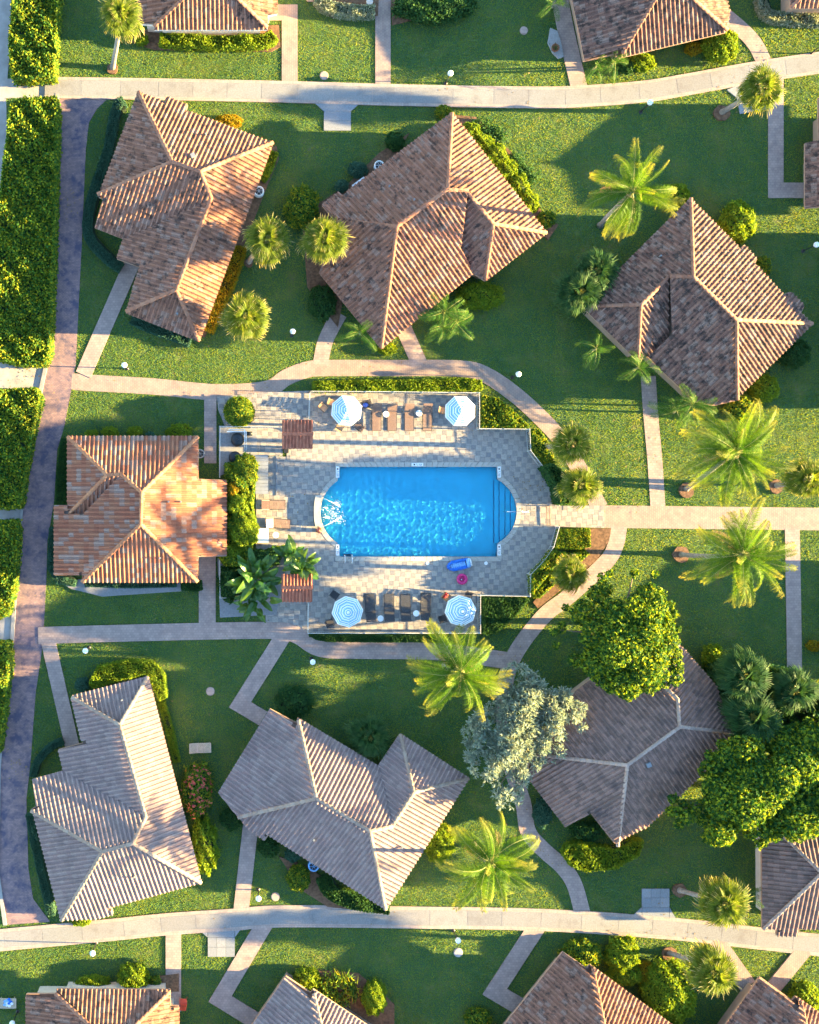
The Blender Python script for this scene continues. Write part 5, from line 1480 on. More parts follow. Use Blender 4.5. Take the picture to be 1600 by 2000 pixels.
# --- single bushes
B = [
 ('yellow bush above the right eave of the upper left bungalow', 444, 237, 28, 15, .8, 'croton', .15), ('dark bush at the top corner of the top centre bungalow', 868, 217, 15, 13, .9, 'hedge', .15),
 ('leafy bush at the right corner of the top centre roof', 1068, 428, 18, 16, .8, 'hedge', .22),
 ('larger grey green bush left of the top centre roof', 700, 330, 19, 15, .9, 'teal', .13), ('smaller grey green bush left of the top centre roof', 668, 362, 13, 12, .8, 'teal', .13),
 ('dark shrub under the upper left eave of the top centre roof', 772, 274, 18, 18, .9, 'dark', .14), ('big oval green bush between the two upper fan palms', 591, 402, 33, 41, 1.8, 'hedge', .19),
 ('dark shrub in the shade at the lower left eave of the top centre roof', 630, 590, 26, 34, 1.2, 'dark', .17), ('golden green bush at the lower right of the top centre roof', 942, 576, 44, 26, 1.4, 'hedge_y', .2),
 ('small yellow bush below the bottom corner of the top centre roof', 757, 682, 18, 11, .7, 'hedge_y', .14),
 ('round bright bush at the upper right corner of the dark stained roof', 1447, 430, 33, 39, 1.9, 'hedge_y', .2), ('bright bush beside the coconut palm above the dark stained roof', 1322, 381, 27, 24, 1.3, 'hedge_y', .2),
 ('small leafy plant at the right eave of the dark stained roof', 1494, 518, 14, 18, .9, 'hedge', .2), ('round dark bush right of the dark stained roof', 1556, 690, 29, 27, 1.2, 'dark', .14),
 ('round yellow green bush at the lower right of the dark stained roof', 1496, 757, 28, 26, 1.4, 'hedge_y', .15), ('leafy green bush at the bottom corner of the dark stained roof', 1450, 795, 30, 24, 1.5, 'hedge', .2),
 ('dark round bush above the pinkish centre roof', 575, 1372, 36, 30, 1.3, 'dark', .17), ('yellowish bush right of the pinkish centre roof', 860, 1648, 30, 38, 1.4, 'hedge_y', .13),
 ('small dark bush at the left corner of the pinkish centre roof', 452, 1602, 22, 20, .9, 'dark', .15), ('dark bush by the door path of the pinkish centre roof', 526, 1656, 20, 20, .9, 'dark', .15),
 ('grey green bush below the pinkish centre roof', 572, 1670, 15, 15, .7, 'teal', .13), ('narrow dark bush lower left of the pinkish centre roof', 584, 1716, 22, 26, .9, 'hedge', .15),
 ('bright bush right of the broad tree crown', 1396, 1284, 20, 24, 1.4, 'hedge_y', .18), ('leafy bush over the left of the bottom right roof', 1140, 1866, 40, 26, 1.5, 'hedge', .2),
 ('bright bush at the top of the bottom right roof', 1218, 1868, 32, 34, 1.6, 'hedge_y', .2), ('yellow bush right of the bottom right roof', 1224, 1906, 34, 20, 1.3, 'hedge_y', .18),
 ('small shrub between the bush pair at the bottom right', 1262, 1902, 18, 22, 1.0, 'croton', .18), ('big oval clipped bush right of the bottom right roof', 1312, 1945, 49, 62, 2.2, 'hedge_y', .19),
 ('bright bush at the lower right corner roof', 1574, 1955, 30, 34, 1.3, 'hedge_y', .2), ('yellow bush at the top of the bottom centre roof', 601, 1915, 26, 22, 1.1, 'hedge_y', .16),
 ('clipped yellow oval bush right of the bottom centre roof', 733, 1953, 23, 33, 1.7, 'hedge_y', .12), ('bright rounded bush above the bottom left roof', 260, 1911, 30, 25, 1.3, 'hedge_y', .19),
 ('low leafy bush left of the rounded bush above the bottom left roof', 183, 1920, 32, 13, .8, 'hedge_y', .17), ('tiny bush right of the rounded bush above the bottom left roof', 303, 1919, 11, 11, .6, 'hedge', .15),
 ('bright bush at the right corner of the top right bungalow', 1412, 83, 33, 33, 1.7, 'hedge_y', .19), ('red brown shrub below the top right bungalow', 1356, 94, 16, 12, .7, 'croton', .16),
 ('yellow green bush at the bottom left corner of the top right bungalow', 1256, 119, 26, 17, 1.0, 'hedge_y', .17), ('dark leafy bush left of the bush by the top right bungalow', 1228, 128, 16, 14, .8, 'dark', .15),
 ('dark bush at the bottom edge left of the bottom right roof', 935, 1992, 26, 20, 1.0, 'hedge', .18), ('grey green shrub at the left corner of the shaded grey roof', 1062, 1588, 18, 30, .9, 'teal', .13),
 ('dark shrub under the notch of the shaded grey roof', 1150, 1625, 34, 18, .9, 'dark', .17), ('bright green bush at the upper pump enclosure', 478, 922, 27, 36, 2.0, 'hedge', .14),
 ('taller yellow green bush right of the orange roof', 466, 985, 22, 26, 2.3, 'hedge_y', .15), ('golden croton bush among the green bushes right of the orange roof', 456, 957, 12, 16, 2.1, 'croton', .15), ('bright yellow bush between the orange roof and the loungers', 476, 1035, 27, 40, 2.2, 'hedge_y', .14),
 ('yellow green bush at the lower right corner of the orange roof', 452, 1082, 26, 22, 1.8, 'hedge_y', .15), ('dark shrub behind the banana plants', 515, 1092, 32, 20, 1.6, 'dark', .15),
 ('yellow hedge bush above the banana plants', 552, 1076, 26, 10, 1.0, 'hedge_y', .13), ('dark shrub left of the banana plants', 450, 1140, 24, 36, 1.5, 'dark', .16), ('small grey bush right of the tall bushes at the right edge', 1592, 1262, 14, 10, .6, 'croton', .15)]
for t in B: bush(*t)
for k, (x, y) in enumerate(((938, 250), (968, 268), (1004, 318), (1030, 344))):
    strappy(('strappy dark plant nearest the top corner of the top centre roof', 'second strappy dark plant right of the top centre roof', 'third strappy dark plant right of the top centre roof', 'lowest strappy dark plant right of the top centre roof')[k], x, y, 20, 150, .6, group='strappy plants by the top centre roof')
strappy('tall grassy plants right of the bottom centre roof', 660, 1938, 38, 260, .9, 'hedge', h=.9, ry=36)
# --- trees
tree('broad bright green tree over the shaded grey roof', [(1165, 1125), (1200, 1108), (1240, 1118), (1290, 1115), (1302, 1150), (1330, 1190), (1345, 1215), (1330, 1250), (1342, 1290), (1338, 1340), (1290, 1352), (1240, 1370), (1210, 1365), (1170, 1335), (1120, 1300), (1095, 1270), (1082, 1230), (1100, 1190), (1140, 1170)], 8.6, 4.0, (1190, 1215))
tree('broad bright green tree at the right edge below the dark palms', [(1400, 1470), (1440, 1440), (1500, 1428), (1560, 1418), (1640, 1400), (1720, 1450), (1720, 1600), (1640, 1640), (1560, 1645), (1500, 1660), (1455, 1632), (1420, 1658), (1370, 1652), (1322, 1610), (1330, 1565), (1372, 1542), (1395, 1500)], 8.8, 3.6, (1480, 1540), leaf=.24, nblob=190, blob=(.8, 1.5))
tree('silvery grey leaved tree below the coconut palm', [(990, 1300), (1045, 1300), (1070, 1335), (1115, 1350), (1160, 1390), (1150, 1432), (1115, 1450), (1108, 1490), (1058, 1512), (1035, 1540), (1026, 1585), (982, 1590), (962, 1550), (930, 1525), (912, 1485), (908, 1430), (935, 1396), (975, 1365)], 7.4, 3.0, (985, 1440), mat='silver', leaf=.36, blob=(.28, .62), stretch=.9, dens=1.0, nblob=430, spiky=True, name='silver_tree')
# --- palms
feather_palm('coconut palm with grey trunk above the dark stained roof', (1236, 374), (1172, 440), 8.2, 29, COCO, .92, coconuts=5, turn=.4)
feather_palm('coconut palm just below the dark stained roof', (1437, 884), (1340, 955), 10.2, 34, COCO, .98, coconuts=6, turn=1.1)
feather_palm('coconut palm over the wide straight path at right', (1450, 1084), (1330, 1083), 10.6, 31, COCO, .96, coconuts=6, turn=2.0)
feather_palm('coconut palm over the south east pool umbrella', (899, 1313), (868, 1300), 8.2, 31, COCO, 1.04, coconuts=6, turn=.1)
feather_palm('coconut palm right of the pinkish centre roof', (958, 1684), (925, 1650), 8.0, 29, COCO, .97, coconuts=6, turn=2.7)
for lab, cx, cy, bx, by, z, n, k in (
  ('small feather palm left of the bottom corner of the top centre roof', 702, 650, 706, 652, 2.6, 11, .95), ('upper small feather palm right of the bottom corner of the top centre roof', 868, 608, 866, 612, 2.9, 13, 1.0),
  ('lower small feather palm right of the bottom corner of the top centre roof', 862, 640, 858, 642, 2.4, 11, .9), ('right small feather palm of the clump below the top centre roof', 892, 630, 890, 634, 2.5, 11, .85),
  ('small bright feather palm left of the dark stained roof', 1165, 680, 1158, 684, 2.8, 8, .85), ('small green feather palm at the left wing corner of the dark stained roof', 1247, 718, 1238, 722, 2.8, 10, .9),
  ('left small dark feather palm by the top right bungalow', 1166, 128, 1160, 135, 2.3, 10, .7), ('right small dark feather palm by the top right bungalow', 1202, 122, 1196, 130, 2.3, 10, .7),
  ('small feather palm at the top edge by the bluish path', 1082, 8, 1078, 14, 2.6, 10, .8), ('bright feather palm at the lower left eave of the dark stained roof', 1352, 790, 1345, 795, 3.0, 12, .95),
  ('dark feather palm left of the lower eave of the dark stained roof', 1322, 800, 1316, 805, 2.2, 12, .95), ('small yellow feather palm beside the right edge bungalow', 1463, 1745, 1452, 1742, 2.4, 9, .7)):
    feather_palm(lab, (cx, cy), (bx, by), z, n, AREC, k, .09, .06, 'feather_palm', 'small feather palms', 0, .1, turn=n * .7)
for lab, cx, cy, bx, by, z, r, mt, low in (
  ('fan palm with bare trunk in the top left corner lawn', 238, 32, 220, 134, 6.4, 44, 'fan', -50), ('fan palm right of the upper left bungalow', 523, 468, 486, 512, 5.6, 46, 'fan', -50),
  ('fan palm over the left corner of the top centre roof', 633, 467, 625, 500, 5.8, 50, 'fan', -50), ('fan palm below right of the yellow orange croton hedge', 480, 619, 478, 640, 5.2, 50, 'fan', -50),
  ('fan palm over the white concrete pad at upper right', 1486, 172, 1409, 220, 6.0, 44, 'fan', -50), ('fan palm at the right edge near the wide straight path', 1576, 936, 1516, 948, 5.5, 46, 'fan', -50),
  ('upper fan palm outside the east pool fence', 1116, 868, 1066, 873, 6.8, 43, 'fan', -48), ('lower fan palm outside the east pool fence', 1132, 948, 1096, 950, 4.4, 45, 'fan', -72),
  ('fan palm in the mulch bed beside the winding path', 1116, 1120, 1096, 1118, 4.2, 38, 'fan', -50), ('fan palm above the bottom walkway at right', 1413, 1762, 1326, 1738, 5.6, 54, 'fan', -50),
  ('fan palm below the bottom walkway at right', 1390, 1897, 1306, 1861, 6.0, 50, 'fan', -50),
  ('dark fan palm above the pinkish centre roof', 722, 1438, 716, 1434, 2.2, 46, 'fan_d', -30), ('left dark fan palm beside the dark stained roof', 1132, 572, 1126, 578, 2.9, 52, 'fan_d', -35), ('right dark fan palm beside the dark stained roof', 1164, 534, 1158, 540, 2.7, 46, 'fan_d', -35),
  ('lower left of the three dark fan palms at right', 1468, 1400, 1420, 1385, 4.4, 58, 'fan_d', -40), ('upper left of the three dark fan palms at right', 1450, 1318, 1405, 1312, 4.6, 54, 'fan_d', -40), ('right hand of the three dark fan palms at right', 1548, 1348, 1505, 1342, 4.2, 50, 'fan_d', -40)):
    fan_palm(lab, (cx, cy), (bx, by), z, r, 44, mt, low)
banana('large banana clump left of the lower gate roof', 500, 1132, 44, 2.6, 1.5, 1.3)
banana('banana plant reaching over the lower gate roof', 588, 1106, 20, 3.0, 1.4, .5, turn=1.0)
banana('tall banana plant above the lower gate roof', 568, 1082, 9, 3.0, 1.5, .3, turn=2.0)
banana('banana clump with striped leaves left of the south entrance', 496, 1172, 24, 1.9, 1.3, 1.1, turn=.6)
# soil rings round trunks
for k, (x, y, r) in enumerate(((220, 136, 11), (1409, 222, 16), (1340, 958, 15), (1330, 1083, 17), (1326, 1738, 14), (1306, 1862, 15), (1515, 950, 14), (486, 514, 9))):
    sheet('soil_ring', [(x + r * math.cos(a * .524) * random.uniform(.85, 1.1), y + r * math.sin(a * .524) * random.uniform(.85, 1.1)) for a in range(12)], M['mulch'], 'bare brown soil round a palm trunk')
# ------------------------------------------------------------------ fences
def fence(label, pts, h=1.2, post_step=2.2):
    P = [W(x, y, h) for x, y in pts]
    root = empty('pool_fence', (P[0].x, P[0].y, 0), label, 'fence', 'white picket fences round the pool')
    pk = MB()
    for a, b2 in zip(P[:-1], P[1:]):
        MB().beam(a, b2, .038, .04).build('top_rail', M['fence'], root)
        d0 = Vector((0, 0, -(h - .18)))
        MB().beam(a + d0, b2 + d0, .04, .04).build('bottom_rail', M['fence'], root)
        L = (b2 - a).length; m = max(1, int(round(L / .14)))
        for k in range(1, m):
            q = a.lerp(b2, k / m); pk.beam((q.x, q.y, .14), (q.x, q.y, h - .02), .018)
        m = max(1, int(round(L / post_step)))
        for k in range(m):
            q = a.lerp(b2, k / m); MB().beam((q.x, q.y, 0), (q.x, q.y, h + .06), .065).build('post', M['fence'], root)
    q = P[-1]; MB().beam((q.x, q.y, 0), (q.x, q.y, h + .06), .065).build('post', M['fence'], root)
    pk.build('pickets', M['fence'], root, kind='stuff')
fence('white picket fence along the north and north east of the pool', [(606, 764), (770, 765), (937, 767), (937, 837), (1035, 838), (1037, 880), (1068, 920), (1085, 950), (1093, 988)])
fence('white picket fence along the south and south east of the pool', [(1093, 1029), (1082, 1068), (1064, 1094), (1037, 1122), (1036, 1165), (939, 1163), (939, 1237), (770, 1237), (602, 1237), (603, 1180)])
fence('white picket fence on the north west entrance of the pool', [(606, 764), (604, 818)])
fence('white picket fence round the pump enclosure', [(550, 834), (430, 833), (429, 932)])
fence('short white fence below the orange roof beside the banana plants', [(429, 1096), (430, 1168), (446, 1168)])
g0 = W(1093, 988, 1.1); g1 = W(1072, 1026, 1.1)
gt = empty('pool_gate', (g0.x, g0.y, 0), 'open brown pool gate leaf at the end of the wide path', 'gate')
a, b2 = W(1073, 988, 1.1), W(1075, 1026, 1.1)
for z in (1.1, .2): MB().beam((a.x, a.y, z), (b2.x, b2.y, z), .05).build('rail', M['wicker'], gt)
for q in (a, b2): MB().beam((q.x, q.y, .02), (q.x, q.y, 1.15), .06).build('post', M['wicker'], gt)
pk = MB()
for k in range(1, 12):
    q = a.lerp(b2, k / 12); pk.beam((q.x, q.y, .2), (q.x, q.y, 1.1), .018)
pk.build('pickets', M['wicker'], gt)

# ------------------------------------------------------------------ lamps
LAMPS = [(880, 143, 'globe lamp above the top walkway'), (1270, 200, 'globe lamp just below the top walkway at right'), (1595, 478, 'globe lamp at the right edge beside the dark stained roof'), (572, 647, 'globe lamp left of the short path above the pool'),
         (1013, 731, 'globe lamp outside the curving path north east of the pool'), (243, 713, 'globe lamp on the lawn below the upper left bungalow'), (167, 1271, 'globe lamp beside the brick road below the pool house'), (611, 1293, 'globe lamp on the lawn below the pool path'),
         (505, 1755, 'globe lamp left of the curved dark hedge'), (895, 1837, 'globe lamp below the bottom walkway at centre'), (181, 1862, 'globe lamp below the bottom walkway at left'), (24, 1999, 'globe lamp in the bottom left corner'), (1610, 84, 'globe lamp just beyond the top right corner')]
for x, y, lab in LAMPS:
    h = 2.05; g = W(x, y, h)
    root = empty('garden_lamp', (g.x, g.y, 0), 'white ' + lab, 'lamp', 'white globe garden lamps')
    MB().lathe((g.x, g.y, 0), [(.16, 0), (.16, .05), (.08, .12), (.05, .3)], 12).build('base', M['black'], root)
    MB().tube([(g.x, g.y, .25), (g.x, g.y, h - .24)], [.045, .035], 10).build('post', M['black'], root, smooth=True)
    MB().lathe((g.x, g.y, h - .3), [(.05, 0), (.11, .06), (.12, .09)], 12).build('collar', M['black'], root)
    MB().sphere((g.x, g.y, h), .23, 20, 14).build('globe', M['globe'], root, smooth=True)

# ------------------------------------------------------------------ umbrellas
def umbrella(label, x, y, r_px, rot):
    zr, zt = 2.1, 2.75
    c = W(x, y, zr); R_ = r_px / S * (HC - zr) / HC
    root = empty('striped_umbrella', (c.x, c.y, 0), label, 'umbrella', 'blue and white striped umbrellas')
    MB().tube([(c.x, c.y, 0), (c.x, c.y, zt + .1)], .03, 10).build('pole', M['white'], root, smooth=True)
    MB().lathe((c.x, c.y, .08), [(.28, 0), (.28, .07), (.1, .1), (.06, .3)], 16).build('base', M['black'], root)
    stripes = ['w', 'b', 'w', 'b', 'p', 'w', 'b', 'w', 'p', 'b', 'w', 'b', 'w', 'p', 'w']
    mats = [M['umb_w'], M['umb_b'], M['umb_b2']]; code = {'w': 0, 'b': 1, 'p': 2}
    for s in range(8):
        a0, a1 = rot + s * math.pi / 4, rot + (s + 1) * math.pi / 4
        mb = MB(); v = []; m = len(stripes)
        for k in range(m + 1):
            t = k / m; rr = .05 + (R_ - .05) * t; z = zt - (zt - zr) * t ** 1.15
            for j in range(3):
                a = a0 + (a1 - a0) * j / 2; k2 = math.cos(math.pi / 8) if j == 1 else 1.0
                v.append((c.x + rr * k2 * math.cos(a), c.y + rr * k2 * math.sin(a), z - (.035 * t if j == 1 else 0)))
        f = []; mi = []
        for k in range(m):
            for j in range(2): f.append((3 * k + j, 3 * k + 3 + j, 3 * k + 4 + j, 3 * k + 1 + j)); mi.append(code[stripes[k]])
        mb.v = [tuple(q) for q in v]; mb.f = f; mb.mi = mi
        # valance
        b0 = len(mb.v); e = mb.v[3 * m:3 * m + 3]; mb.v += [(p[0], p[1], p[2] - .13) for p in e]
        for j in range(2): mb.f.append((3 * m + j, b0 + j, b0 + j + 1, 3 * m + j + 1)); mb.mi.append(0)
        mb.build('canopy_panel', mats, root)
        MB().beam((c.x, c.y, zt - .25), (c.x + R_ * .55 * math.cos(a0), c.y + R_ * .55 * math.sin(a0), zr + .26), .02).build('rib', M['white'], root)
    MB().lathe((c.x, c.y, zt), [(.12, -.01), (.10, .05), (.02, .09)], 8).build('finial', M['umb_w'], root)
    MB().lathe((c.x, c.y, .68), [(.46, 0), (.48, .03), (.46, .05)], 20).build('table_top', M['white'], root)
umbrella('striped umbrella at the left of the north pool deck', 677, 802, 31, .30)
umbrella('striped umbrella at the right of the north pool deck', 899, 803, 31, .38)
umbrella('striped umbrella at the left of the south pool deck', 679, 1195, 31, .12)
umbrella('striped umbrella under a palm frond at the right of the south pool deck', 900, 1193, 31, .12)

# ------------------------------------------------------------------ loungers, chairs, tables
def lounger(label, x, y, ang, L=2.15, w=.72, mat='wicker', frame='frame_d', back=.55, group='strap sun loungers', name='sun_lounger', wood=False):
    c = W(x, y, .35); c.z = 0
    root = empty(name, c, label, 'lounger', group)
    root.rotation_euler = (0, 0, ang)
    z0 = dz + .30 if not wood else .32
    def put(mb, nm, mt): # local coordinates
        me = mesh_from(mb, nm, [mt]); o = bpy.data.objects.new(nm, me); link(o, root); return o
    hb = L * .36; hx = L / 2 - hb
    ca, sa = math.cos(back), math.sin(back)
    f = MB()
    for s in (-1, 1): f.beam((-L / 2, s * w / 2, z0), (hx, s * w / 2, z0), .045)
    f.beam((-L / 2, -w / 2, z0), (-L / 2, w / 2, z0), .045); f.beam((hx, -w / 2, z0), (hx, w / 2, z0), .045)
    put(f, 'frame', M[frame])
    st = MB(); n = 15 if not wood else 12
    step = (hx + L / 2) / n
    for k in range(n): st.box((-L / 2 + step * (k + .5), 0, z0 + .022), (step * .82, w - .05, .018))
    put(st, 'seat_straps', M[mat])
    bk = MB(); n = 8
    for k in range(n):
        d = hb * (k + .5) / n; bk.beam((hx + d * ca, -w / 2 + .03, z0 + .03 + d * sa), (hx + d * ca, w / 2 - .03, z0 + .03 + d * sa), hb / n * .8, .018)
    for s in (-1, 1): bk.beam((hx, s * w / 2, z0), (hx + hb * ca, s * w / 2, z0 + hb * sa), .045)
    bk.beam((hx + hb * ca, -w / 2, z0 + hb * sa), (hx + hb * ca, w / 2, z0 + hb * sa), .045)
    put(bk, 'backrest', M[mat])
    for lx in (-L / 2 + .15, hx - .1):
        for s in (-1, 1):
            lg = MB(); lg.beam((lx, s * w / 2, 0), (lx, s * w / 2, z0), .04); put(lg, 'leg', M[frame])
    return root, put, z0, hx
up, dn = math.pi / 2, -math.pi / 2
for k, x in enumerate((735.5, 765.5, 799, 834.5)):
    lounger(('leftmost brown lounger in the north row between the umbrellas', 'second brown lounger from the left in the north row', 'third brown lounger from the left in the north row', 'rightmost brown lounger in the north row between the umbrellas')[k], x, 814, up, 2.25, .74, 'wicker', group='brown loungers in the north row')
for k, x in enumerate((723, 760, 792, 831)):
    lounger(('leftmost dark lounger in the south row between the umbrellas', 'second dark lounger from the left in the south row', 'third dark lounger from the left in the south row', 'rightmost dark lounger in the south row between the umbrellas')[k], x, 1188 - (2 if k == 3 else 0), dn + (.06, 0, .02, -.02)[k], 2.3, .78, 'wicker_d', group='dark loungers in the south row')
lounger('upper brown lounger left of the fountain wall', 533, 986, math.pi + .0, 2.0, .74, 'wicker', group='loungers left of the pool')
_, put, z0, hx = lounger('lower brown lounger with a white towel left of the fountain wall', 541, 1022, math.pi - .08, 2.1, .74, 'wicker', group='loungers left of the pool')
c = W(527, 1022, .7)
t = empty('towel', (c.x, c.y, .62), 'white towel on the back of the lower lounger left of the pool', 'towel')
mb = MB(); n = 6
for i in range(n):
    for j in range(n): mb.v.append((c.x + (i / (n - 1) - .5) * .55, c.y + (j / (n - 1) - .5) * .66, .66 - .30 * (i / (n - 1) - .5) + .025 * math.sin(i * 1.7 + j)))
mb.f = [(i * n + j, (i + 1) * n + j, (i + 1) * n + j + 1, i * n + j + 1) for i in range(n - 1) for j in range(n - 1)]; mb.mi = [0] * len(mb.f); mb.build('cloth', M['towel'], t, smooth=True)
_, put, z0, hx = lounger('pale wooden lounger alone on the shaded lawn', 391, 1461, math.pi + .02, 1.75, .76, 'wood', 'wood', .35, 'pale wooden loungers', wood=True)
_, put, z0, hx = lounger('pale wooden lounger with a patterned towel at the bottom left edge', 6, 1960, math.pi, 2.1, .78, 'wood', 'wood', .3, 'pale wooden loungers', wood=True)
c = W(15, 1960, .5); t = empty('towel', (c.x, c.y, .38), 'blue and white patterned towel on the bottom left lounger', 'towel')
for k in range(14):
    a = k * 2.4; r = .05 * k ** .6
    mb = MB(); q = (c.x + r * math.cos(a) * 1.4, c.y + r * math.sin(a) * 1.4, .355 + .002 * k); mb.lathe(q, [(.10, 0), (.12, .004), (.02, .008)], 7, sx=1.2); mb.build('fold', (M['float_lb'], M['towel'], M['float_b'])[k % 3], t)
# white day bed and small round tables
c = W(511, 1046, .4); root = empty('white_daybed', (c.x, c.y, 0), 'white square sunbed at the left of the pool deck', 'sunbed')
MB().box((c.x, c.y, dz + .30), (1.16, 1.16, .10)).build('cushion', M['white'], root)
MB().box((c.x, c.y, dz + .24), (1.2, 1.2, .06)).build('frame', M['wood'], root)
for sx in (-.5, .5):
    for sy in (-.5, .5): MB().beam((c.x + sx, c.y + sy, dz - .01), (c.x + sx, c.y + sy, dz + .25), .06).build('leg', M['wood'], root)
for x, y, lab in ((754, 809, 'small round white table between the two left loungers of the north row'), (818.5, 807, 'small round white table between the two right loungers of the north row'), (743.5, 1208, 'small round white table between the two left loungers of the south row'), (813, 1198, 'small round white table between the two right loungers of the south row'), (538.5, 1045, 'small round white table beside the white sunbed')):
    c = W(x, y, .5); root = empty('side_table', (c.x, c.y, 0), lab, 'table', 'small round white tables')
    MB().lathe((c.x, c.y, dz + .42), [(.22, 0), (.255, .012), (.255, .03), (.235, .04)], 22).build('table_top', M['white'], root)
    for k in range(3):
        a = k * 2.094; MB().beam((c.x + .2 * math.cos(a), c.y + .2 * math.sin(a), dz - .01), (c.x + .12 * math.cos(a), c.y + .12 * math.sin(a), dz + .43), .03).build('leg', M['white'], root)
def chair(label, x, y, ang, seat='tan', frame='frame_d', group='patio chairs by the umbrellas', ground=None):
    g = dz if ground is None else ground
    c = W(x, y, .5); root = empty('patio_chair', (c.x, c.y, 0), label, 'chair', group); root.rotation_euler = (0, 0, ang)
    def put(mb, nm, mt):
        me = mesh_from(mb, nm, [M[mt]]); o = bpy.data.objects.new(nm, me); link(o, root); return o
    w = .56
    mb = MB(); mb.box((0, 0, g + .40), (.52, w - .06, .03)); put(mb, 'seat', seat)
    mb = MB()
    for k in range(6): mb.beam((-.27 - .035 * k, -w / 2 + .04, g + .46 + .085 * k), (-.27 - .035 * k, w / 2 - .04, g + .46 + .085 * k), .03, .075)
    put(mb, 'backrest', seat)
    for s in (-1, 1):
        mb = MB(); mb.beam((-.25, s * w / 2, g + .62), (.26, s * w / 2, g + .62), .05, .03); put(mb, 'armrest', frame)
        for lx in (-.25, .25): mb = MB(); mb.beam((lx, s * w / 2, g - .01), (lx, s * w / 2, g + .63), .03); put(mb, 'leg', frame)
        mb = MB(); mb.beam((-.26, s * (w / 2 - .02), g + .4), (-.48, s * (w / 2 - .02), g + .95), .03); put(mb, 'back_post', frame)
    return root
chair('tan chair left of the north left umbrella', 633, 797, math.radians(-42))
chair('tan chair tucked behind the north left umbrella', 650, 787, math.radians(-20))
chair('tan chair below the north left umbrella on its left', 664, 833, math.radians(60))
chair('brown chair below the north left umbrella on its right', 700, 833, math.radians(140), 'wicker')
ch = chair('brown chair with a blue bag right of the north left umbrella', 714, 790, math.radians(200), 'wicker')
c = W(714, 791, .7); t = empty('blue_bag', (c.x, c.y, dz + .43), 'violet blue bag on the brown chair right of the north left umbrella', 'bag')
MB().lathe((c.x, c.y, dz + .43), [(.20, 0), (.25, .1), (.22, .24), (.10, .33), (.03, .35)], 12, sx=1.0, sy=.8).build('body', M['blue'], t, smooth=True)
MB().tube([(c.x - .1, c.y, dz + .72), (c.x, c.y, dz + .86), (c.x + .1, c.y, dz + .72)], .02, 6).build('strap', M['blue'], t)
chair('tan chair left of the north right umbrella', 866, 802, math.radians(-10))
chair('dark chair above left of the south left umbrella', 655, 1163, math.radians(-35), 'wicker_d')
chair('dark chair below left of the south left umbrella', 646, 1216, math.radians(25), 'wicker_d')
chair('dark chair with a red towel above the south right umbrella', 872, 1166, math.radians(-38), 'wicker_d')
c = W(870, 1163, .6); t = empty('red_towel', (c.x, c.y, dz + .43), 'red towel bundled on the dark chair by the south right umbrella', 'towel')
MB().lathe((c.x, c.y, dz + .43), [(.2, 0), (.24, .05), (.17, .12), (.05, .16)], 11, sx=1.15, sy=.9, ang=.6).build('cloth', M['red'], t, smooth=True)
chair('dark chair at the top of the south right umbrella', 913, 1166, math.radians(-110), 'wicker_d')
chair('dark chair below left of the south right umbrella', 866, 1208, math.radians(20), 'wicker_d')
rc = chair('red plastic chair beside the bottom left roof', 358, 1957, math.radians(90), 'redp', 'redp', 'garden chairs', ground=.09)
# blue lounge float and pink ring
c = W(896, 1103, .2); root = empty('lounge_float', (c.x, c.y, dz), 'blue inflatable lounge float below the pool edge', 'pool float')
a = math.radians(12); ca, sa = math.cos(a), math.sin(a)
def lp(x, y, z): return (c.x + x * ca - y * sa, c.y + x * sa + y * ca, dz + z)
for s in (-1, 1): MB().tube([lp(-.85, s * .16, .13), lp(-.5, s * .30, .16), lp(.2, s * .31, .16), lp(.85, s * .28, .16)], [.10, .15, .15, .13], 10).build('side_tube', M['float_b'], root, smooth=True)
MB().tube([lp(-.98, 0, .12), lp(-.7, 0, .15)], [.16, .2], 10).build('foot', M['float_b'], root, smooth=True)
for k in range(7): MB().tube([lp(-.6 + k * .18, -.26, .15), lp(-.6 + k * .18, .26, .15)], .10, 8).build('cushion_tube', M['float_lb'], root, smooth=True)
MB().tube([lp(.78, -.36, .26), lp(.78, .36, .26)], [.16, .16], 10).build('headrest', M['float_lb'], root, smooth=True)
MB().tube([lp(.95, -.3, .2), lp(.95, .3, .2)], [.12, .12], 10).build('pillow_end', M['white'], root, smooth=True)
c = W(902.5, 1131, .15); root = empty('pool_ring', (c.x, c.y, dz), 'pink inflatable ring below the blue float', 'pool ring')
mb = MB(); v = []; n, m = 24, 10
for i in range(n):
    for j in range(m):
        A, B2 = 2 * math.pi * i / n, 2 * math.pi * j / m; rr = .33 + .13 * math.cos(B2); v.append((c.x + rr * math.cos(A), c.y + rr * math.sin(A), dz + .13 + .13 * math.sin(B2)))
mb.add(v, [(i * m + j, ((i + 1) % n) * m + j, ((i + 1) % n) * m + (j + 1) % m, i * m + (j + 1) % m) for i in range(n) for j in range(m)]); mb.build('ring', M['pink'], root, smooth=True)
MB().lathe((c.x, c.y, dz + .02), [(.26, 0), (.24, .03), (.05, .05)], 20).build('floor', M['pink'], root)
MB().sphere((c.x - .05, c.y - .04, dz + .1), .06, 8, 6).build('valve', M['white'], root)
# drain lids on the deck
for x, y, lab in ((835, 1100, 'round white lid in the deck below the pool'), (949, 1100, 'round white lid in the deck right of the blue float')):
    c = W(x, y); o = MB().lathe((c.x, c.y, dz), [(.15, 0), (.15, .012), (.13, .018)], 18).build('deck_lid', M['white']); tag(o, lab, 'lid', 'round deck lids')
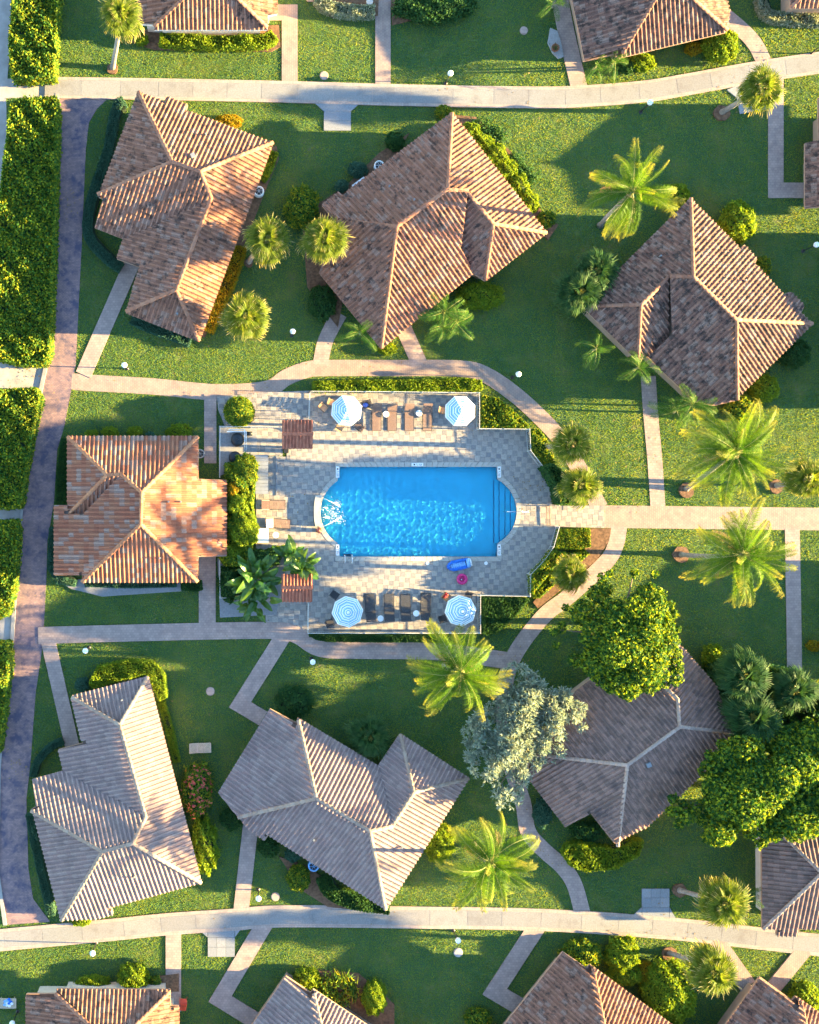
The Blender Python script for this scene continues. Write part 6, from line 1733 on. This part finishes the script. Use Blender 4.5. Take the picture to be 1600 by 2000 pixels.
# ladder and handrail
root = empty('pool_ladder', W(678, 1088), 'white pool ladder at the lower left edge of the water', 'ladder')
for x in (672.5, 686.5):
    p, q = W(x, 1099), W(x, 1084)
    MB().tube([(p.x, p.y, dz), (p.x, p.y, .62), (p.x, p.y + .12, .74), (q.x, q.y - .05, .74), (q.x, q.y, .6), (q.x, q.y, -.35)], .03, 8).build('rail', M['white'], root, smooth=True)
for z in (-.1, -.3):
    p, q = W(672.5, 1084), W(686.5, 1084); MB().beam((p.x, p.y, z), (q.x, q.y, z), .1, .03).build('rung', M['black'], root)
root = empty('hand_rail', W(1018, 999.5), 'single steel hand rail at the pool steps', 'handrail')
p = [W(984, 999.5), W(1000, 999.5), W(1020, 999.5), W(1031, 999.5)]
MB().tube([(p[0].x, p[0].y, -.2), (p[0].x + .05, p[0].y, .55), (p[1].x, p[1].y, .8), (p[2].x, p[2].y, .8), (p[3].x, p[3].y, .5), (p[3].x, p[3].y, .05)], .028, 8).build('rail', M['steel'], root, smooth=True)
MB().lathe((p[3].x, p[3].y, dz), [(.09, 0), (.09, .02), (.04, .04)], 12).build('flange', M['white'], root)
# planter with reddish plant by the fountain
c = W(623, 1036, .3); root = empty('planter', (c.x, c.y, 0), 'reddish potted plant at the lower end of the fountain wall', 'plant pot')
MB().lathe((c.x, c.y, dz), [(.14, 0), (.2, .3), (.22, .32), (.18, .32), (.17, .28)], 14).build('pot', M['terracotta'], root, smooth=True)
P = RNG.normal(size=(90, 3)); P /= np.linalg.norm(P, axis=1, keepdims=True); P[:, 2] = np.abs(P[:, 2])
V, F = leaves(np.array((c.x, c.y, .42)) + P * RNG.uniform(.1, .32, (90, 1)), P, .13, .7); np_obj('leaves', V, F, pieces('red_leaf', [(.25, .06, .04), (.4, .1, .07), (.5, .3, .24), (.2, .08, .05)]), root)
# pump enclosure
for x, y, r, h, lab in ((464, 858, 13, 1.0, 'larger black filter tank in the pump enclosure'), (459, 893, 12, .9, 'smaller black filter tank beside the green bush')):
    c = W(x, y, h); root = empty('filter_tank', (c.x, c.y, 0), lab, 'tank', 'black pool filter tanks'); R_ = r / S
    MB().lathe((c.x, c.y, 0), [(R_ * .8, 0), (R_, .1), (R_, h * .75), (R_ * .75, h * .93), (.08, h)], 20).build('vessel', M['black_plastic'], root, smooth=True)
    MB().lathe((c.x, c.y, h - .02), [(.09, 0), (.09, .12), (.04, .15)], 10).build('valve', M['black_plastic'], root)
root = empty('pipe_rack', W(479, 862), 'white pipes bent in an angle beside the black tank', 'pipe')
for pts in ([(447, 839), (478, 839), (478, 888)], [(443, 843), (481, 843), (481, 889)], [(472, 889), (481, 889)]):
    q = [W(x, y, 1.0) for x, y in pts]; MB().tube([tuple(p) for p in q], .05, 8).build('pipe', M['white'], root)
    p = q[-1]; MB().tube([(p.x, p.y, .02), (p.x, p.y, 1.0)], .05, 8).build('riser', M['white'], root)
c = W(487, 847, .3); root = empty('pool_pump', (c.x, c.y, 0), 'dark green pool pump beside the white pipes', 'pump')
MB().tube([(c.x - .25, c.y, .28), (c.x + .25, c.y, .28)], .17, 12).build('motor', M['black_plastic'], root, smooth=True); MB().box((c.x, c.y, .0), (.5, .4, .14)).build('foot', M['black_plastic'], root)
mb = MB(); c = W(488, 868); mb.tube([(c.x + .2 * math.cos(a * .5) + .02 * a, c.y + .4 * math.sin(a * .5), .09) for a in range(14)], .03, 6); o = mb.build('garden_hose', M['black_plastic'], smooth=True); tag(o, 'black hose loop on the pump enclosure paving', 'hose')
c = W(559, 880, .6); root = empty('litter_bin', (c.x, c.y, 0), 'black square bin below the upper gate roof', 'bin')
MB().box((c.x, c.y, dz - .02), (.34, .34, .7)).build('body', M['black_plastic'], root); MB().box((c.x, c.y, dz + .68), (.38, .38, .06)).build('lid', M['black'], root)
# metal sheet canopy, and grey bars laid as shadow lines, left of the pool
x0, y0, x1, y1 = 499, 888, 524, 965
root = empty('metal_canopy', W(512, 926), 'flat grey metal sheet roof beside the pump enclosure', 'canopy')
n = 11
for k in range(n):
    a, b2 = W(x0, y0 + (y1 - y0) * k / n + .3, 1.0), W(x1, y0 + (y1 - y0) * (k + 1) / n - .3, 1.0)
    MB().box(((a.x + b2.x) / 2, (a.y + b2.y) / 2, .98 + .01 * (k % 2)), (b2.x - a.x, a.y - b2.y, .03)).build('sheet_panel', M['metal_sheet'], root)
for x in (x0 + 2, x1 - 2):
    for y in (y0 + 3, y1 - 3): p = W(x, y, 1.0); MB().beam((p.x, p.y, 0), (p.x, p.y, .98), .06).build('post', M['metal_sheet'], root)
root = empty('shadow_bars', W(540, 930), 'flat grey bars standing in for ladder shaped shadow lines on the beige paving', 'frame')  # shadow lines on the paving, built as flat bars
zz = dz + .03
p, q = W(540, 890), W(540, 968); MB().beam((p.x, p.y, zz), (q.x, q.y, zz), .11, .04).build('spine', M['metal_sheet'], root)
for y in (892, 914, 922, 926, 951): p, q = W(526, y), W(552, y); MB().beam((p.x, p.y, zz - .025), (q.x, q.y, zz - .025), .06, .03).build('bar', M['metal_sheet'], root)
# water heaters, tubs and boxes by the houses
def ac_unit(label, x, y, r, mt='white', inner='black'):
    c = W(x, y, .7); root = empty('condenser_unit', (c.x, c.y, 0), label, 'condenser', 'round condenser units by the houses'); R_ = r / S
    MB().lathe((c.x, c.y, .02), [(R_, 0), (R_, .66), (R_ * .86, .72), (R_ * .78, .70), (R_ * .76, .6)], 20).build('casing', M[mt], root, smooth=True)
    MB().lathe((c.x, c.y, .58), [(R_ * .74, 0), (R_ * .7, .04), (.05, .06)], 16).build('grille', M[inner], root)
    for k in range(3): a = k * 1.05; MB().beam((c.x - R_ * .78 * math.cos(a), c.y - R_ * .78 * math.sin(a), .72), (c.x + R_ * .78 * math.cos(a), c.y + R_ * .78 * math.sin(a), .72), .02).build('guard', M[mt], root)
ac_unit('white round condenser left of the top centre roof', 741, 323, 10)
ac_unit('white round condenser right of the upper left roof', 506, 373, 10)
ac_unit('pale blue round condenser below the pinkish centre roof', 613, 1692, 11, 'float_lb')
ac_unit('grey condenser right of the orange roof', 391, 886, 9, 'metal_sheet')
c = W(702, 358, .5); root = empty('utility_box', (c.x, c.y, 0), 'long white box at the left eave of the top centre roof', 'box')
MB().box((c.x, c.y, 0), (1.15, .4, .5), math.radians(36)).build('body', M['white'], root); MB().box((c.x, c.y, .5), (1.2, .45, .05), math.radians(36)).build('lid', M['white'], root)
c = W(1085, 93, .4); root = empty('flower_pot', (c.x, c.y, 0), 'dark round pot on the white gravel by the top right bungalow', 'plant pot')
MB().lathe((c.x, c.y, .03), [(.22, 0), (.32, .35), (.33, .4), (.27, .4), (.25, .34)], 16).build('pot', M['terracotta'], root, smooth=True)
V, F = leaves(np.array((c.x, c.y, .45)) + RNG.normal(0, .13, (60, 3)), RNG.normal(size=(60, 3)), .14); np_obj('leaves', V, F, M['dark'], root)
c = W(722, 4, .4); root = empty('flower_pot', (c.x, c.y, 0), 'pale round pot on the brown porch at the top edge', 'plant pot')
MB().lathe((c.x, c.y, .03), [(.2, 0), (.27, .4), (.28, .45), (.23, .45), (.05, .43)], 16).build('pot', M['stucco'], root, smooth=True)
# round covers in the lawns
for x, y, r, mt, lab in ((633, 148, 8.5, 'disc', 'brown round cover above the top walkway'), (411, 1350, 8.5, 'disc', 'reddish round cover on the lawn below the pool path'), (538, 1751, 8.5, 'disc', 'brown round cover beside the lamp left of the dark hedge'), (895, 1860, 9, 'disc_g', 'grey round cover below the centre lamp'), (1023, 60, 8, 'disc', 'worn brown slab on the dark top lawn')):
    c = W(x, y); root = empty('round_cover', (c.x, c.y, 0), lab, 'cover', 'round covers set in the lawn')
    MB().lathe((c.x, c.y, -.02), [(r / S, 0), (r / S, .075), (r / S * .93, .085)], 20).build('rim', M[mt], root); MB().lathe((c.x, c.y, .05), [(r / S * .86, 0), (r / S * .84, .045)], 20).build('lid', M[mt], root)
    block([(x + r * math.cos(t * .5), y + r * math.sin(t * .5)) for t in range(13)])

# ------------------------------------------------------------------ grass blades over the lawns
nb = 1300000
P = np.stack([RNG.uniform(-60, 1660, nb), RNG.uniform(-60, 2060, nb)], 1)
Q = P + RNG.normal(0, 1.1, P.shape); ix = (Q[:, 0] - MASK_X0).astype(int); iy = (Q[:, 1] - MASK_Y0).astype(int)
P = P[~MASK[iy, ix]]
n = len(P)
X = (NX - 800) / S + (P[:, 0] - NX) / S; Y = -(P[:, 1] - NY) / S
az = RNG.uniform(0, 2 * math.pi, n); ln = RNG.uniform(.06, .13, n); tl = RNG.uniform(.35, 1.05, n)
d = np.stack([np.cos(az), np.sin(az), np.zeros(n)], 1); s = np.stack([-d[:, 1], d[:, 0], np.zeros(n)], 1)
o0 = np.stack([X, Y, np.zeros(n)], 1); up = np.array((0, 0, 1.0)); w = RNG.uniform(.018, .03, n)[:, None]
V = np.stack([o0 - s * w, o0 + s * w, o0 + d * (ln * np.sin(tl))[:, None] + up * (ln * np.cos(tl))[:, None]], 1).reshape(-1, 3)
F = np.arange(n * 3).reshape(n, 3)
o = np_obj('grass', V, F, M['grass'], kind='stuff'); tag(o, 'short yellow green grass covering all the lawns', 'grass')

# fallen leaves lying on the paving and lawns near the trees
P = []
for (x, y, r, m) in ((1120, 1160, 60, 70), (1010, 1290, 40, 50), (1060, 1640, 60, 60), (1250, 900, 80, 60), (1030, 960, 50, 60), (800, 860, 120, 40), (560, 1000, 60, 40), (1300, 1800, 120, 50), (700, 715, 100, 60), (300, 760, 120, 40), (60, 730, 60, 50), (480, 780, 50, 50), (1440, 150, 80, 40), (950, 185, 150, 40), (600, 1795, 200, 40), (350, 1235, 150, 40), (130, 400, 25, 40), (40, 1500, 25, 40)):
    q = RNG.normal(size=(m, 2)) * r * .6 + (x, y); P += [tuple(W(a, c)[:2]) + (.15,) for a, c in q]
P = np.array(P); P = P[~inpoly(P[:, :2], gpoly(pool_outline(6.0)))]; P[:, 2] = .135
V, F = leaves(P, RNG.normal(0, .15, (len(P), 3)) + (0, 0, 1), RNG.uniform(.08, .2, len(P)), .5)
o = np_obj('fallen_leaves', V, F, M['dryf'], kind='stuff'); tag(o, 'brown fallen leaves scattered over paths and lawns', 'leaves')
